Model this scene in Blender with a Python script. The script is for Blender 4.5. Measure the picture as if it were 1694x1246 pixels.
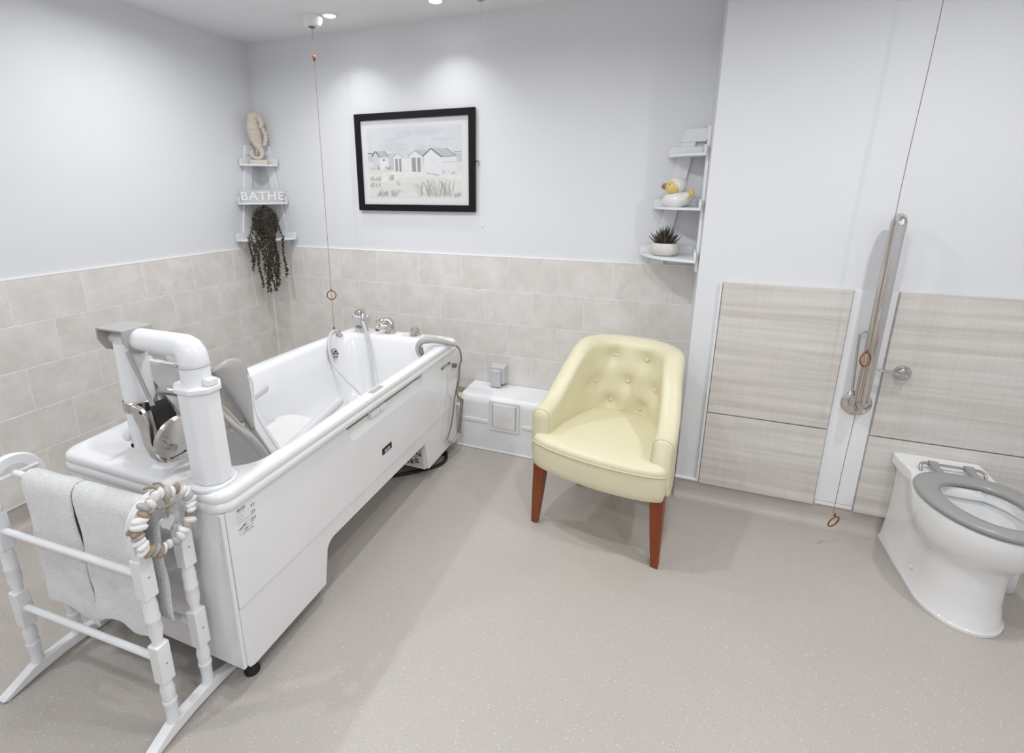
import bpy, bmesh, math, random
from mathutils import Vector, Matrix
random.seed(7)
for o in list(bpy.data.objects): bpy.data.objects.remove(o)
SC = bpy.context.scene
COL = SC.collection
PI = math.pi

# ------------------------------------------------------------------ camera
W_, H_, F_ = 1694.0, 1246.0, 807.63
PX, PY = 798.98, 525.63
cam = bpy.data.cameras.new('camera')
cam.sensor_fit = 'HORIZONTAL'; cam.sensor_width = 36.0
cam.lens = F_ * 36.0 / W_
cam.shift_x = (W_ / 2 - PX) / W_
cam.shift_y = -(H_ / 2 - PY) / W_
cam.clip_start = 0.02
camo = bpy.data.objects.new('camera', cam); COL.objects.link(camo)
camo.location = (2.6693, -2.6987, 1.5013)
camo.rotation_euler = (PI / 2 - 0.25517, 0, 0.36655)
SC.camera = camo

# ------------------------------------------------------------------ world, exposure
wd = bpy.data.worlds.new('world'); SC.world = wd; wd.use_nodes = True
wd.node_tree.nodes['Background'].inputs[0].default_value = (0.9, 0.93, 1, 1)
wd.node_tree.nodes['Background'].inputs[1].default_value = 0.3
SC.view_settings.view_transform = 'Standard'
SC.view_settings.look = 'None'
SC.view_settings.gamma = 1.0
SC.view_settings.use_curve_mapping = False
SC.view_settings.exposure = 0.08

CEIL = 2.41
LAMP_W = 7.9
# downlights: (x, y); the first two are in the photograph
LAMPS = [(0.85, -0.25), (1.473, -0.238), (3.65, -1.22), (0.70, -0.98), (1.85, -1.20),
         (2.75, -1.75), (0.62, -2.70), (2.4, -3.15), (4.1, -2.6)]  # near-left lamp and the one behind the camera: unseen, added as fill

# ------------------------------------------------------------------ materials
def nt(name):
    m = bpy.data.materials.new(name); m.use_nodes = True
    t = m.node_tree
    return m, t, t.nodes['Principled BSDF']
def setc(b, c): b.inputs['Base Color'].default_value = (c[0], c[1], c[2], 1)
def srgb(r, g, b):
    f = lambda v: (v / 255 / 12.92) if v / 255 <= 0.04045 else ((v / 255 + 0.055) / 1.055) ** 2.4
    return (f(r), f(g), f(b))
def pm(name, col, rough=0.5, metal=0.0, var=0.0, vscale=6.0, bump=0.0, bscale=200.0, coat=0.0, sheen=0.0, spec=0.5, stretch=None):
    m, t, b = nt(name)
    setc(b, col); b.inputs['Roughness'].default_value = rough; b.inputs['Metallic'].default_value = metal
    b.inputs['Coat Weight'].default_value = coat
    b.inputs['Sheen Weight'].default_value = sheen
    b.inputs['Specular IOR Level'].default_value = spec
    tc = t.nodes.new('ShaderNodeTexCoord'); mp = t.nodes.new('ShaderNodeMapping')
    t.links.new(tc.outputs['Object'], mp.inputs[0])
    if stretch: mp.inputs['Scale'].default_value = stretch
    n = t.nodes.new('ShaderNodeTexNoise'); n.inputs['Scale'].default_value = vscale; n.inputs['Detail'].default_value = 4
    t.links.new(mp.outputs[0], n.inputs['Vector'])
    v = max(var, 0.012)
    r = t.nodes.new('ShaderNodeValToRGB')
    r.color_ramp.elements[0].position = 0.3; r.color_ramp.elements[1].position = 0.7
    r.color_ramp.elements[0].color = tuple(c * (1 - v) for c in col) + (1,)
    r.color_ramp.elements[1].color = tuple(min(1, c * (1 + v)) for c in col) + (1,)
    t.links.new(n.outputs['Fac'], r.inputs[0]); t.links.new(r.outputs[0], b.inputs['Base Color'])
    if bump:
        n2 = t.nodes.new('ShaderNodeTexNoise'); n2.inputs['Scale'].default_value = bscale; n2.inputs['Detail'].default_value = 3
        t.links.new(mp.outputs[0], n2.inputs['Vector'])
        bp = t.nodes.new('ShaderNodeBump'); bp.inputs['Strength'].default_value = bump; bp.inputs['Distance'].default_value = 0.002
        t.links.new(n2.outputs['Fac'], bp.inputs['Height']); t.links.new(bp.outputs[0], b.inputs['Normal'])
    return m

def mat_floor():
    m, t, b = nt('vinyl_floor')
    tc = t.nodes.new('ShaderNodeTexCoord')
    def noise(s, d=3):
        n = t.nodes.new('ShaderNodeTexNoise'); n.inputs['Scale'].default_value = s; n.inputs['Detail'].default_value = d
        t.links.new(tc.outputs['Object'], n.inputs['Vector']); return n
    def ramp(src, p0, c0, p1, c1):
        r = t.nodes.new('ShaderNodeValToRGB'); r.color_ramp.elements[0].position = p0; r.color_ramp.elements[1].position = p1
        r.color_ramp.elements[0].color = (*c0, 1); r.color_ramp.elements[1].color = (*c1, 1)
        t.links.new(src, r.inputs[0]); return r
    base = ramp(noise(1.6).outputs['Fac'], 0.3, FLOORC, 0.75, tuple(c * 1.05 for c in FLOORC))
    fine = ramp(noise(260, 2).outputs['Fac'], 0.35, (0.90, 0.90, 0.90), 0.65, (1.08, 1.08, 1.08))
    mul = t.nodes.new('ShaderNodeMix'); mul.data_type = 'RGBA'; mul.blend_type = 'MULTIPLY'; mul.inputs[0].default_value = 1
    t.links.new(base.outputs[0], mul.inputs[6]); t.links.new(fine.outputs[0], mul.inputs[7])
    vor = t.nodes.new('ShaderNodeTexVoronoi'); vor.inputs['Scale'].default_value = 95
    t.links.new(tc.outputs['Object'], vor.inputs['Vector'])
    fl = ramp(vor.outputs['Distance'], 0.10, (1, 1, 1), 0.16, (0, 0, 0))
    sel = ramp(vor.outputs['Color'], 0.36, (0, 0, 0), 0.52, (1, 1, 1))
    mm = t.nodes.new('ShaderNodeMath'); mm.operation = 'MULTIPLY'
    t.links.new(fl.outputs[0], mm.inputs[0]); t.links.new(sel.outputs[0], mm.inputs[1])
    mix = t.nodes.new('ShaderNodeMix'); mix.data_type = 'RGBA'
    t.links.new(mm.outputs[0], mix.inputs[0]); t.links.new(mul.outputs[2], mix.inputs[6]); mix.inputs[7].default_value = (0.82, 0.80, 0.77, 1)
    t.links.new(mix.outputs[2], b.inputs['Base Color'])
    b.inputs['Roughness'].default_value = 0.42
    bp = t.nodes.new('ShaderNodeBump'); bp.inputs['Strength'].default_value = 0.12; bp.inputs['Distance'].default_value = 0.001
    t.links.new(noise(180).outputs['Fac'], bp.inputs['Height']); t.links.new(bp.outputs[0], b.inputs['Normal'])
    return m
def mat_tile():
    m, t, b = nt('stone_tile')
    tc = t.nodes.new('ShaderNodeTexCoord'); oi = t.nodes.new('ShaderNodeObjectInfo')
    ad = t.nodes.new('ShaderNodeVectorMath'); ad.operation = 'ADD'
    sc = t.nodes.new('ShaderNodeMath'); sc.operation = 'MULTIPLY'; sc.inputs[1].default_value = 60
    t.links.new(oi.outputs['Random'], sc.inputs[0])
    t.links.new(tc.outputs['Object'], ad.inputs[0]); t.links.new(sc.outputs[0], ad.inputs[1])
    def noise(s, d, r):
        n = t.nodes.new('ShaderNodeTexNoise'); n.inputs['Scale'].default_value = s; n.inputs['Detail'].default_value = d; n.inputs['Roughness'].default_value = r
        t.links.new(ad.outputs[0], n.inputs['Vector']); return n
    r = t.nodes.new('ShaderNodeValToRGB'); e = r.color_ramp.elements
    e[0].position = 0.28; e[1].position = 0.72
    e[0].color = (*srgb(218, 213, 207), 1); e[1].color = (*srgb(238, 235, 231), 1)
    t.links.new(noise(7, 8, 0.62).outputs['Fac'], r.inputs[0])
    r2 = t.nodes.new('ShaderNodeValToRGB'); e = r2.color_ramp.elements
    e[0].position = 0.36; e[1].position = 0.46; e[0].color = (0.95, 0.945, 0.94, 1); e[1].color = (1, 1, 1, 1)
    t.links.new(noise(22, 6, 0.6).outputs['Fac'], r2.inputs[0])
    mul = t.nodes.new('ShaderNodeMix'); mul.data_type = 'RGBA'; mul.blend_type = 'MULTIPLY'; mul.inputs[0].default_value = 1
    t.links.new(r.outputs[0], mul.inputs[6]); t.links.new(r2.outputs[0], mul.inputs[7])
    t.links.new(mul.outputs[2], b.inputs['Base Color'])
    b.inputs['Roughness'].default_value = 0.33
    return m
def mat_woodpanel():
    m, t, b = nt('limed_wood_panel')
    tc = t.nodes.new('ShaderNodeTexCoord')
    def layer(scale, s, d, p0, c0, p1, c1):
        mp = t.nodes.new('ShaderNodeMapping'); mp.inputs['Scale'].default_value = scale
        t.links.new(tc.outputs['Object'], mp.inputs[0])
        n = t.nodes.new('ShaderNodeTexNoise'); n.inputs['Scale'].default_value = s; n.inputs['Detail'].default_value = d
        t.links.new(mp.outputs[0], n.inputs['Vector'])
        r = t.nodes.new('ShaderNodeValToRGB'); e = r.color_ramp.elements
        e[0].position = p0; e[1].position = p1; e[0].color = (*c0, 1); e[1].color = (*c1, 1)
        t.links.new(n.outputs['Fac'], r.inputs[0]); return r
    a = layer((0.9, 1, 26), 1.6, 5, 0.32, srgb(206, 199, 191), 0.68, srgb(227, 223, 218))
    v = layer((170, 1, 3), 1.0, 2, 0.35, (0.972, 0.972, 0.972), 0.65, (1.02, 1.02, 1.02))
    h = layer((6, 1, 260), 1.0, 2, 0.35, (0.972, 0.972, 0.972), 0.65, (1.02, 1.02, 1.02))
    m1 = t.nodes.new('ShaderNodeMix'); m1.data_type = 'RGBA'; m1.blend_type = 'MULTIPLY'; m1.inputs[0].default_value = 1
    m2 = t.nodes.new('ShaderNodeMix'); m2.data_type = 'RGBA'; m2.blend_type = 'MULTIPLY'; m2.inputs[0].default_value = 1
    t.links.new(a.outputs[0], m1.inputs[6]); t.links.new(v.outputs[0], m1.inputs[7])
    t.links.new(m1.outputs[2], m2.inputs[6]); t.links.new(h.outputs[0], m2.inputs[7])
    t.links.new(m2.outputs[2], b.inputs['Base Color']); b.inputs['Roughness'].default_value = 0.45
    return m
def mat_glass():
    m = bpy.data.materials.new('picture_glass'); m.use_nodes = True; t = m.node_tree; t.nodes.clear()
    o = t.nodes.new('ShaderNodeOutputMaterial'); tr = t.nodes.new('ShaderNodeBsdfTransparent'); g = t.nodes.new('ShaderNodeBsdfGlossy')
    g.inputs['Roughness'].default_value = 0.03
    lw = t.nodes.new('ShaderNodeLayerWeight'); lw.inputs[0].default_value = 0.5
    pw = t.nodes.new('ShaderNodeMath'); pw.operation = 'POWER'; pw.inputs[1].default_value = 4.0
    fr = t.nodes.new('ShaderNodeMath'); fr.operation = 'MULTIPLY_ADD'; fr.inputs[1].default_value = 0.5; fr.inputs[2].default_value = 0.02
    t.links.new(lw.outputs['Facing'], pw.inputs[0]); t.links.new(pw.outputs[0], fr.inputs[0])
    mx = t.nodes.new('ShaderNodeMixShader')
    t.links.new(fr.outputs[0], mx.inputs[0]); t.links.new(tr.outputs[0], mx.inputs[1]); t.links.new(g.outputs[0], mx.inputs[2])
    t.links.new(mx.outputs[0], o.inputs[0]); return m
def mat_emit(name, c, s):
    m = bpy.data.materials.new(name); m.use_nodes = True; t = m.node_tree; t.nodes.clear()
    o = t.nodes.new('ShaderNodeOutputMaterial'); e = t.nodes.new('ShaderNodeEmission')
    e.inputs[0].default_value = (*c, 1); e.inputs[1].default_value = s
    t.links.new(e.outputs[0], o.inputs[0]); return m
def mat_dots(name, c0, c1, scale, thr):
    m, t, b = nt(name)
    tc = t.nodes.new('ShaderNodeTexCoord'); v = t.nodes.new('ShaderNodeTexVoronoi'); v.inputs['Scale'].default_value = scale
    v.inputs['Randomness'].default_value = 0.25
    t.links.new(tc.outputs['Object'], v.inputs['Vector'])
    r = t.nodes.new('ShaderNodeValToRGB'); e = r.color_ramp.elements
    e[0].position = thr; e[1].position = thr + 0.05; e[0].color = (*c1, 1); e[1].color = (*c0, 1)
    t.links.new(v.outputs['Distance'], r.inputs[0]); t.links.new(r.outputs[0], b.inputs['Base Color'])
    b.inputs['Roughness'].default_value = 0.35; return m

FLOORC = srgb(188, 181, 174)
M = {}
M['wall'] = pm('wall_paint', srgb(231, 232, 235), 0.6, var=0.012, vscale=2, bump=0.05, bscale=90)
M['ceil'] = pm('ceiling_paint', srgb(240, 241, 242), 0.7)
M['floor'] = mat_floor()
M['tile'] = mat_tile()
M['grout'] = pm('grout', srgb(246, 245, 243), 0.8, bump=0.2, bscale=300)
M['wood'] = mat_woodpanel()
M['acrylic'] = pm('bath_acrylic', srgb(241, 241, 242), 0.12, coat=0.3)
M['plastic'] = pm('white_plastic', srgb(238, 238, 238), 0.3)
M['pvc'] = pm('gloss_white_pvc', srgb(242, 243, 245), 0.2)
M['shelfw'] = pm('white_shelf_paint', srgb(238, 239, 241), 0.4)
M['rackw'] = pm('white_gloss_paint', srgb(243, 244, 246), 0.28)
M['chrome'] = pm('chrome', srgb(206, 203, 200), 0.09, metal=1)
M['steel'] = pm('brushed_steel', srgb(205, 201, 196), 0.28, metal=1, var=0.05, vscale=60)
M['greyplastic'] = pm('grey_plastic', srgb(176, 174, 172), 0.4)
M['seatgrey'] = pm('toilet_seat_grey', srgb(158, 157, 156), 0.22)
M['lgrey'] = pm('pale_grey_plastic', srgb(205, 205, 207), 0.35)
M['taupe'] = pm('taupe_plastic', srgb(128, 116, 102), 0.4)
M['shell'] = pm('seat_shell_plastic', srgb(226, 225, 224), 0.32)
M['black'] = pm('black_rubber', srgb(22, 20, 19), 0.5)
M['frame'] = pm('black_frame', srgb(18, 15, 14), 0.5, spec=0.25)
M['leather'] = pm('cream_leather', srgb(227, 220, 188), 0.38, var=0.02, vscale=8, bump=0.12, bscale=420)
M['piping'] = pm('leather_piping', srgb(218, 208, 172), 0.4)
M['legwood'] = pm('chestnut_wood', srgb(132, 62, 18), 0.35, var=0.12, vscale=4, stretch=(12, 12, 1))
M['ceramic'] = pm('ceramic', srgb(243, 243, 243), 0.08, coat=0.3)
M['towel'] = pm('white_terry', srgb(249, 249, 249), 0.95, var=0.03, vscale=40, bump=1.0, bscale=240, sheen=0.3)
for n_ in M['towel'].node_tree.nodes:
    if n_.type == 'BUMP': n_.inputs['Distance'].default_value = 0.006
M['cord'] = pm('cord', srgb(150, 118, 92), 0.7)
M['orange'] = pm('orange_pull', srgb(142, 72, 12), 0.4)
M['twine'] = pm('jute_twine', srgb(156, 144, 126), 0.9, var=0.2, vscale=300)
M['seahorse'] = pm('carved_cream', srgb(222, 211, 196), 0.75, var=0.10, vscale=40, bump=0.4, bscale=120)
M['sign'] = pm('sign_plaster', srgb(202, 202, 202), 0.7)
M['signtxt'] = pm('sign_letters', srgb(238, 238, 238), 0.6)
M['leafdark'] = pm('dark_leaf', srgb(62, 55, 38), 0.6, var=0.3, vscale=80)
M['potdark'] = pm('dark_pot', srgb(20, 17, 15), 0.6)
M['succ'] = pm('succulent_leaf', srgb(74, 70, 52), 0.55, var=0.25, vscale=60)
M['potstone'] = pm('stone_pot', srgb(218, 214, 208), 0.6, var=0.03)
M['duckw'] = pm('white_duck', srgb(234, 233, 232), 0.25)
M['ducky'] = mat_dots('duck_yellow', srgb(226, 200, 122), srgb(140, 112, 90), 130, 0.22)
M['duckb'] = mat_dots('duck_beak', srgb(150, 128, 110), srgb(120, 60, 20), 150, 0.35)
M['lamp'] = mat_emit('lamp_glow', (1, 0.98, 0.95), 14)
M['glass'] = mat_glass()
M['mount'] = pm('picture_mount', srgb(232, 232, 234), 0.8)
M['peb_w'] = pm('white_pebble', srgb(236, 234, 231), 0.5, var=0.02)
M['peb_g'] = pm('grey_pebble', srgb(178, 175, 173), 0.6, var=0.12, vscale=60)
M['peb_b'] = pm('brown_pebble', srgb(160, 142, 124), 0.6, var=0.2, vscale=60)
M['heart'] = pm('heart_stone', srgb(205, 203, 202), 0.6)
M['brown'] = pm('amber', srgb(120, 70, 20), 0.3)
M['pale_y'] = pm('control_sticker', srgb(233, 229, 215), 0.45)
M['ply'] = pm('cut_end_timber', srgb(232, 222, 190), 0.7)
M['ink'] = pm('print_ink', srgb(95, 92, 90), 0.6)
M['paper'] = pm('label_paper', srgb(214, 212, 208), 0.6)
M['hose'] = pm('hose', srgb(206, 206, 208), 0.3)
M['water'] = pm('pan_water', srgb(205, 210, 216), 0.03)
A_ = {}
for k, c in dict(sky=(222, 224, 227), sky2=(215, 217, 221), hut=(232, 233, 234), hutg=(214, 217, 220), roof=(196, 197, 199), roof2=(220, 221, 223), line=(120, 108, 96), door=(160, 160, 162), sand=(228, 227, 223), sand2=(236, 235, 232), grass=(186, 180, 173), grass2=(156, 145, 133), far=(205, 207, 210)).items():
    A_[k] = pm('watercolour_' + k, srgb(*c), 0.85, var=0.025, vscale=30)

# ------------------------------------------------------------------ mesh helpers
ORI = {}
class G:
    def __init__(s): s.v = []; s.f = []; s.mi = []; s.cur = 0
    def mat(s, i): s.cur = i; return s
    def add(s, vs, fs):
        n = len(s.v); s.v += [tuple(p) for p in vs]
        for f in fs: s.f.append(tuple(i + n for i in f)); s.mi.append(s.cur)
        return s
    def box(s, a, b, R=None, o=None):
        x0, y0, z0 = a; x1, y1, z1 = b
        vs = [Vector(p) for p in ((x0,y0,z0),(x1,y0,z0),(x1,y1,z0),(x0,y1,z0),(x0,y0,z1),(x1,y0,z1),(x1,y1,z1),(x0,y1,z1))]
        if R is not None:
            o = Vector(o or (0,0,0)); vs = [R @ p + o for p in vs]
        return s.add(vs, [(3,2,1,0),(4,5,6,7),(0,1,5,4),(1,2,6,5),(2,3,7,6),(3,0,4,7)])
    def loft(s, rings, cap0=True, cap1=True, close=True):
        n = len(rings[0]); vs = [p for r in rings for p in r]; fs = []
        m = n if close else n - 1
        for i in range(len(rings) - 1):
            for j in range(m):
                k = (j + 1) % n
                fs.append((i*n+j, i*n+k, (i+1)*n+k, (i+1)*n+j))
        if cap0: fs.append(tuple(range(n))[::-1])
        if cap1: fs.append(tuple((len(rings)-1)*n + j for j in range(n)))
        return s.add(vs, fs)
    def tube(s, pts, r, n=10, caps=True, squash=None):
        pts = [Vector(p) for p in pts]
        rr = r if isinstance(r, (list, tuple)) else [r] * len(pts)
        T = []
        for i in range(len(pts)):
            a = pts[max(0, i-1)]; b = pts[min(len(pts)-1, i+1)]
            d = (b - a); T.append(d.normalized() if d.length > 1e-9 else Vector((0,0,1)))
        up = Vector((0,0,1)) if abs(T[0].z) < 0.9 else Vector((1,0,0))
        u = T[0].cross(up).normalized(); rings = []
        for i, p in enumerate(pts):
            u = (u - T[i] * u.dot(T[i])).normalized(); w = T[i].cross(u)
            rings.append([p + (u * math.cos(2*PI*j/n) + w * math.sin(2*PI*j/n) * (squash or 1)) * rr[i] for j in range(n)])
        return s.loft(rings, caps, caps)
    def cyl(s, a, b, r0, r1=None, n=20): return s.tube([a, b], [r0, r0 if r1 is None else r1], n)
    def lathe(s, prof, c=(0,0,0), n=24, R=None, cap0=True, cap1=True):
        c = Vector(c); rings = []
        for (r, z) in prof:
            ring = []
            for j in range(n):
                p = Vector((r*math.cos(2*PI*j/n), r*math.sin(2*PI*j/n), z))
                ring.append((R @ p if R is not None else p) + c)
            rings.append(ring)
        return s.loft(rings, cap0, cap1)
    def ell(s, c, r, n=16, m=10, R=None, fn=None):
        c = Vector(c); vs = []; fs = []
        def P(x, y, z):
            p = Vector((x*r[0], y*r[1], z*r[2]))
            if fn: p = fn(p)
            return (R @ p if R is not None else p) + c
        for i in range(1, m):
            th = PI*i/m
            for j in range(n): vs.append(P(math.sin(th)*math.cos(2*PI*j/n), math.sin(th)*math.sin(2*PI*j/n), math.cos(th)))
        vs.append(P(0,0,1)); vs.append(P(0,0,-1)); t, b = len(vs)-2, len(vs)-1
        for j in range(n):
            k = (j+1) % n
            fs.append((t, j, k)); fs.append((b, (m-2)*n+k, (m-2)*n+j))
            for i in range(m-2): fs.append((i*n+j, (i+1)*n+j, (i+1)*n+k, i*n+k))
        return s.add(vs, fs)
    def prism(s, poly, f0, f1):          # poly of 2D points, f0/f1 map (a,b) -> 3D
        n = len(poly)
        vs = [f0(*p) for p in poly] + [f1(*p) for p in poly]
        fs = [tuple(range(n))[::-1], tuple(range(n, 2*n))]
        fs += [(i, (i+1) % n, n+(i+1) % n, n+i) for i in range(n)]
        return s.add(vs, fs)
    def torus(s, c, R0, r, ax=(0,0,1), n=28, m=8, sq=1.0):
        q = Vector((0,0,1)).rotation_difference(Vector(ax)).to_matrix(); c = Vector(c); rings = []
        for i in range(n):
            a = 2*PI*i/n
            rings.append([q @ Vector(((R0+r*math.cos(2*PI*j/m))*math.cos(a), (R0+r*math.cos(2*PI*j/m))*math.sin(a)*sq, r*math.sin(2*PI*j/m))) + c for j in range(m)])
        rings.append(rings[0]); return s.loft(rings, False, False)
    def build(s, name, mat, parent=None, bev=0, seg=2, smooth=True, ang=40, sub=0, solid=0, loc=None, label=None, kind=None, fix=True):
        me = bpy.data.meshes.new(name)
        off = Vector(ORI.get(parent, (0,0,0)) if parent else (0,0,0))
        lo = Vector(loc) if loc is not None else None
        base = off if lo is None else Vector((0,0,0))
        me.from_pydata([Vector(p) - base for p in s.v], [], s.f)
        mats = mat if isinstance(mat, (list, tuple)) else [mat]
        for m in mats: me.materials.append(m)
        if len(mats) > 1: me.polygons.foreach_set('material_index', s.mi)
        if fix:
            bm = bmesh.new(); bm.from_mesh(me); bmesh.ops.recalc_face_normals(bm, faces=bm.faces); bm.to_mesh(me); bm.free()
        me.update()
        o = bpy.data.objects.new(name, me); COL.objects.link(o)
        if lo is not None: o.location = lo - off
        if parent: o.parent = parent; ORI[o] = tuple(off + (o.location if lo is not None else Vector()))
        if smooth:
            me.shade_smooth()
            if not bev: me.set_sharp_from_angle(angle=math.radians(ang))
        if bev:
            bm_ = o.modifiers.new('bevel', 'BEVEL'); bm_.width = bev; bm_.segments = seg; bm_.limit_method = 'ANGLE'
            bm_.angle_limit = math.radians(35); bm_.harden_normals = True
        if solid:
            so = o.modifiers.new('solid', 'SOLIDIFY'); so.thickness = solid; so.offset = 0
        if sub:
            ss = o.modifiers.new('sub', 'SUBSURF'); ss.levels = sub; ss.render_levels = sub
        if label: o['label'] = label
        if kind: o['kind'] = kind
        return o
def thing(name, label, cat, loc, rotz=0.0, group=None, local=False):
    o = bpy.data.objects.new(name, None); COL.objects.link(o); o.empty_display_size = 0.05
    o.location = loc; o.rotation_euler = (0, 0, rotz); o['label'] = label; o['category'] = cat
    if group: o['group'] = group
    ORI[o] = (0,0,0) if local else tuple(loc)
    return o
def tag(o, label, cat, group=None):
    o['label'] = label; o['category'] = cat
    if group: o['group'] = group
    return o
def copy_of(o, parent, loc, name=None):
    c = o.copy(); COL.objects.link(c); c.parent = parent; c.location = loc; return c
def text_part(txt, size, depth, mw, mat, name, parent, space=1.0, offset=0.0):
    cu = bpy.data.curves.new(name, 'FONT'); cu.body = txt; cu.size = size; cu.extrude = depth; cu.align_x = 'CENTER'; cu.align_y = 'CENTER'
    cu.space_character = space; cu.offset = offset
    to = bpy.data.objects.new('tmp_text', cu); COL.objects.link(to)
    dg = bpy.context.evaluated_depsgraph_get()
    me = bpy.data.meshes.new_from_object(to.evaluated_get(dg)); bpy.data.objects.remove(to); bpy.data.curves.remove(cu)
    off = Vector(ORI.get(parent, (0,0,0)))
    me.transform(Matrix.Translation(-off) @ mw); me.materials.clear(); me.materials.append(mat)
    o = bpy.data.objects.new(name, me); COL.objects.link(o); o.parent = parent
    return o
def rrect(x0, x1, y0, y1, r, k=6, per=10):
    """rounded rectangle, fixed vertex count: 4 corners of (k+1) and per points on each side"""
    pts = []
    cs = [(x1-r, y1-r, 0), (x0+r, y1-r, PI/2), (x0+r, y0+r, PI), (x1-r, y0+r, 1.5*PI)]
    for i, (cx, cy, a0) in enumerate(cs):
        arc = [(cx + r*math.cos(a0 + PI/2*j/k), cy + r*math.sin(a0 + PI/2*j/k)) for j in range(k+1)]
        pts += arc
        nx, ny, na = cs[(i+1) % 4]
        b = (nx + r*math.cos(na), ny + r*math.sin(na)); a = arc[-1]
        pts += [(a[0]+(b[0]-a[0])*j/(per+1), a[1]+(b[1]-a[1])*j/(per+1)) for j in range(1, per+1)]
    return pts
def smooth_path(pts, sub=8):
    pts = [Vector(p) for p in pts]; out = []
    for i in range(len(pts)-1):
        p0 = pts[max(0,i-1)]; p1 = pts[i]; p2 = pts[i+1]; p3 = pts[min(len(pts)-1,i+2)]
        for j in range(sub):
            t = j/sub
            out.append(0.5*((2*p1)+(-p0+p2)*t+(2*p0-5*p1+4*p2-p3)*t*t+(-p0+3*p1-3*p2+p3)*t**3))
    out.append(pts[-1]); return out
def sstep(a, b, x):
    t = max(0, min(1, (x-a)/(b-a))); return t*t*(3-2*t)
def structure(o): o['kind'] = 'structure'; return o

# ------------------------------------------------------------------ room shell
XR, YF = 4.75, -3.55          # right wall, wall behind the camera
XB, YB = 2.795, -0.30         # corner and face of the boxed-out wall
ZT = 1.124                    # top of the tiling
structure(G().box((-0.1, YF-0.1, -0.08), (XR+0.1, 0.1, 0)).build('floor', M['floor'], smooth=False))
structure(G().box((-0.1, YF-0.1, CEIL), (XR+0.1, 0.1, CEIL+0.08)).build('ceiling', M['ceil'], smooth=False))
wl = structure(G().box((-0.1, YF-0.1, 0), (0, 0.1, CEIL)).build('wall_left', M['wall'], smooth=False))
wb = structure(G().box((0, 0, 0), (XB, 0.1, CEIL)).build('wall_back', M['wall'], smooth=False))
wr = structure(G().box((XB, YB, 0), (XR, 0.1, CEIL)).build('wall_back_right', M['wall'], smooth=False))
structure(G().box((XR, YF-0.1, 0), (XR+0.1, 0.1, CEIL)).build('wall_right', M['wall'], smooth=False))
structure(G().box((0, YF-0.1, 0), (XR, YF, CEIL)).build('wall_front', M['wall'], smooth=False))
# grout beds behind the tiles
G().box((0, YF, 0.112), (0.0074, 0, ZT)).build('grout_bed', M['grout'], wl, smooth=False)
G().box((0, -0.0074, 0.112), (XB, 0, ZT)).build('grout_bed', M['grout'], wb, smooth=False)
# tiles, one object each
TW, TH, GAP = 0.2974, 0.2, 0.0026
tile_cache = {}
def tile(parent, axis, a, b, z1):
    """a..b along the wall, top at z1"""
    w = round(b - a - GAP, 4)
    if w < 0.012: return
    key = (axis, w)
    h = TH - GAP; d = 0.0085; e = 0.0012
    if axis == 'x': org = (a + GAP/2, 0, z1 - TH + GAP/2)
    else: org = (0, -(b - GAP/2), z1 - TH + GAP/2)
    if key not in tile_cache:
        g = G()
        def P(u, v, dd): return (u, -dd, v) if axis == 'x' else (dd, u, v)
        r0 = [P(0,0,0.003), P(w,0,0.003), P(w,h,0.003), P(0,h,0.003)]
        r1 = [P(0,0,d-e), P(w,0,d-e), P(w,h,d-e), P(0,h,d-e)]
        r2 = [P(e,e,d), P(w-e,e,d), P(w-e,h-e,d), P(e,h-e,d)]
        g.loft([r0, r1, r2], False, True)
        o = g.build('tile', M['tile'], parent, smooth=False, loc=org)
        tile_cache[key] = o
    else:
        copy_of(tile_cache[key], parent, org)
for row in range(5):
    z1 = ZT - row*TH
    off = 0.308 if row % 2 == 0 else 0.1593
    ed = [0.009] + [off + k*TW for k in range(-1, 11) if 0.02 < off + k*TW < XB-0.01] + [XB-0.001]
    for a, b in zip(ed[:-1], ed[1:]): tile(wb, 'x', a, b, z1)
    off = 0.317 if row % 2 == 0 else 0.1683
    ed = [0.009] + [off + k*TW for k in range(-1, 13) if 0.02 < off + k*TW < -YF-0.01] + [-YF]
    for a, b in zip(ed[:-1], ed[1:]): tile(wl, 'y', a, b, z1)
# tile edge trims and the white corner bead
structure(G().box((0, YF, ZT), (0.0095, 0, ZT+0.005)).build('trim_1', M['grout'], smooth=False))
structure(G().box((0.0095, -0.0095, ZT), (XB, 0, ZT+0.005)).build('trim_2', M['grout'], smooth=False))
structure(G().box((0.002, -0.012, 0.12), (0.012, -0.002, ZT)).build('trim_3', M['grout'], smooth=False))
# coved vinyl skirting
def cove(name, p0, p1, nrm, h=0.112, r=0.05):
    p0 = Vector(p0); p1 = Vector(p1); nrm = Vector(nrm)
    prof = [(0.0, h), (0.004, h), (0.004, r)]
    prof += [(0.004 + r*(1-math.cos(PI/2*j/8)), r*(1-math.sin(PI/2*j/8))) for j in range(1, 9)]
    prof += [(0.004+r, 0.0008), (0.0, 0.0008)]
    rings = [[p + nrm*a + Vector((0,0,b)) for a, b in prof] for p in (p0, p1)]
    return structure(G().loft(rings).build(name, M['floor'], ang=50))
cove('baseboard_left', (0, YF, 0), (0, -0.005, 0), (1, 0, 0))
cove('baseboard_back_right', (XB, YB, 0), (XR, YB, 0), (0, -1, 0), h=0.102)
cove('baseboard_back', (0.02, 0, 0), (XB-0.005, 0, 0), (0, -1, 0))
cove('baseboard_right', (XR, YF, 0), (XR, YB, 0), (-1, 0, 0))
cove('baseboard_front', (0, YF, 0), (XR, YF, 0), (0, 1, 0))
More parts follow.
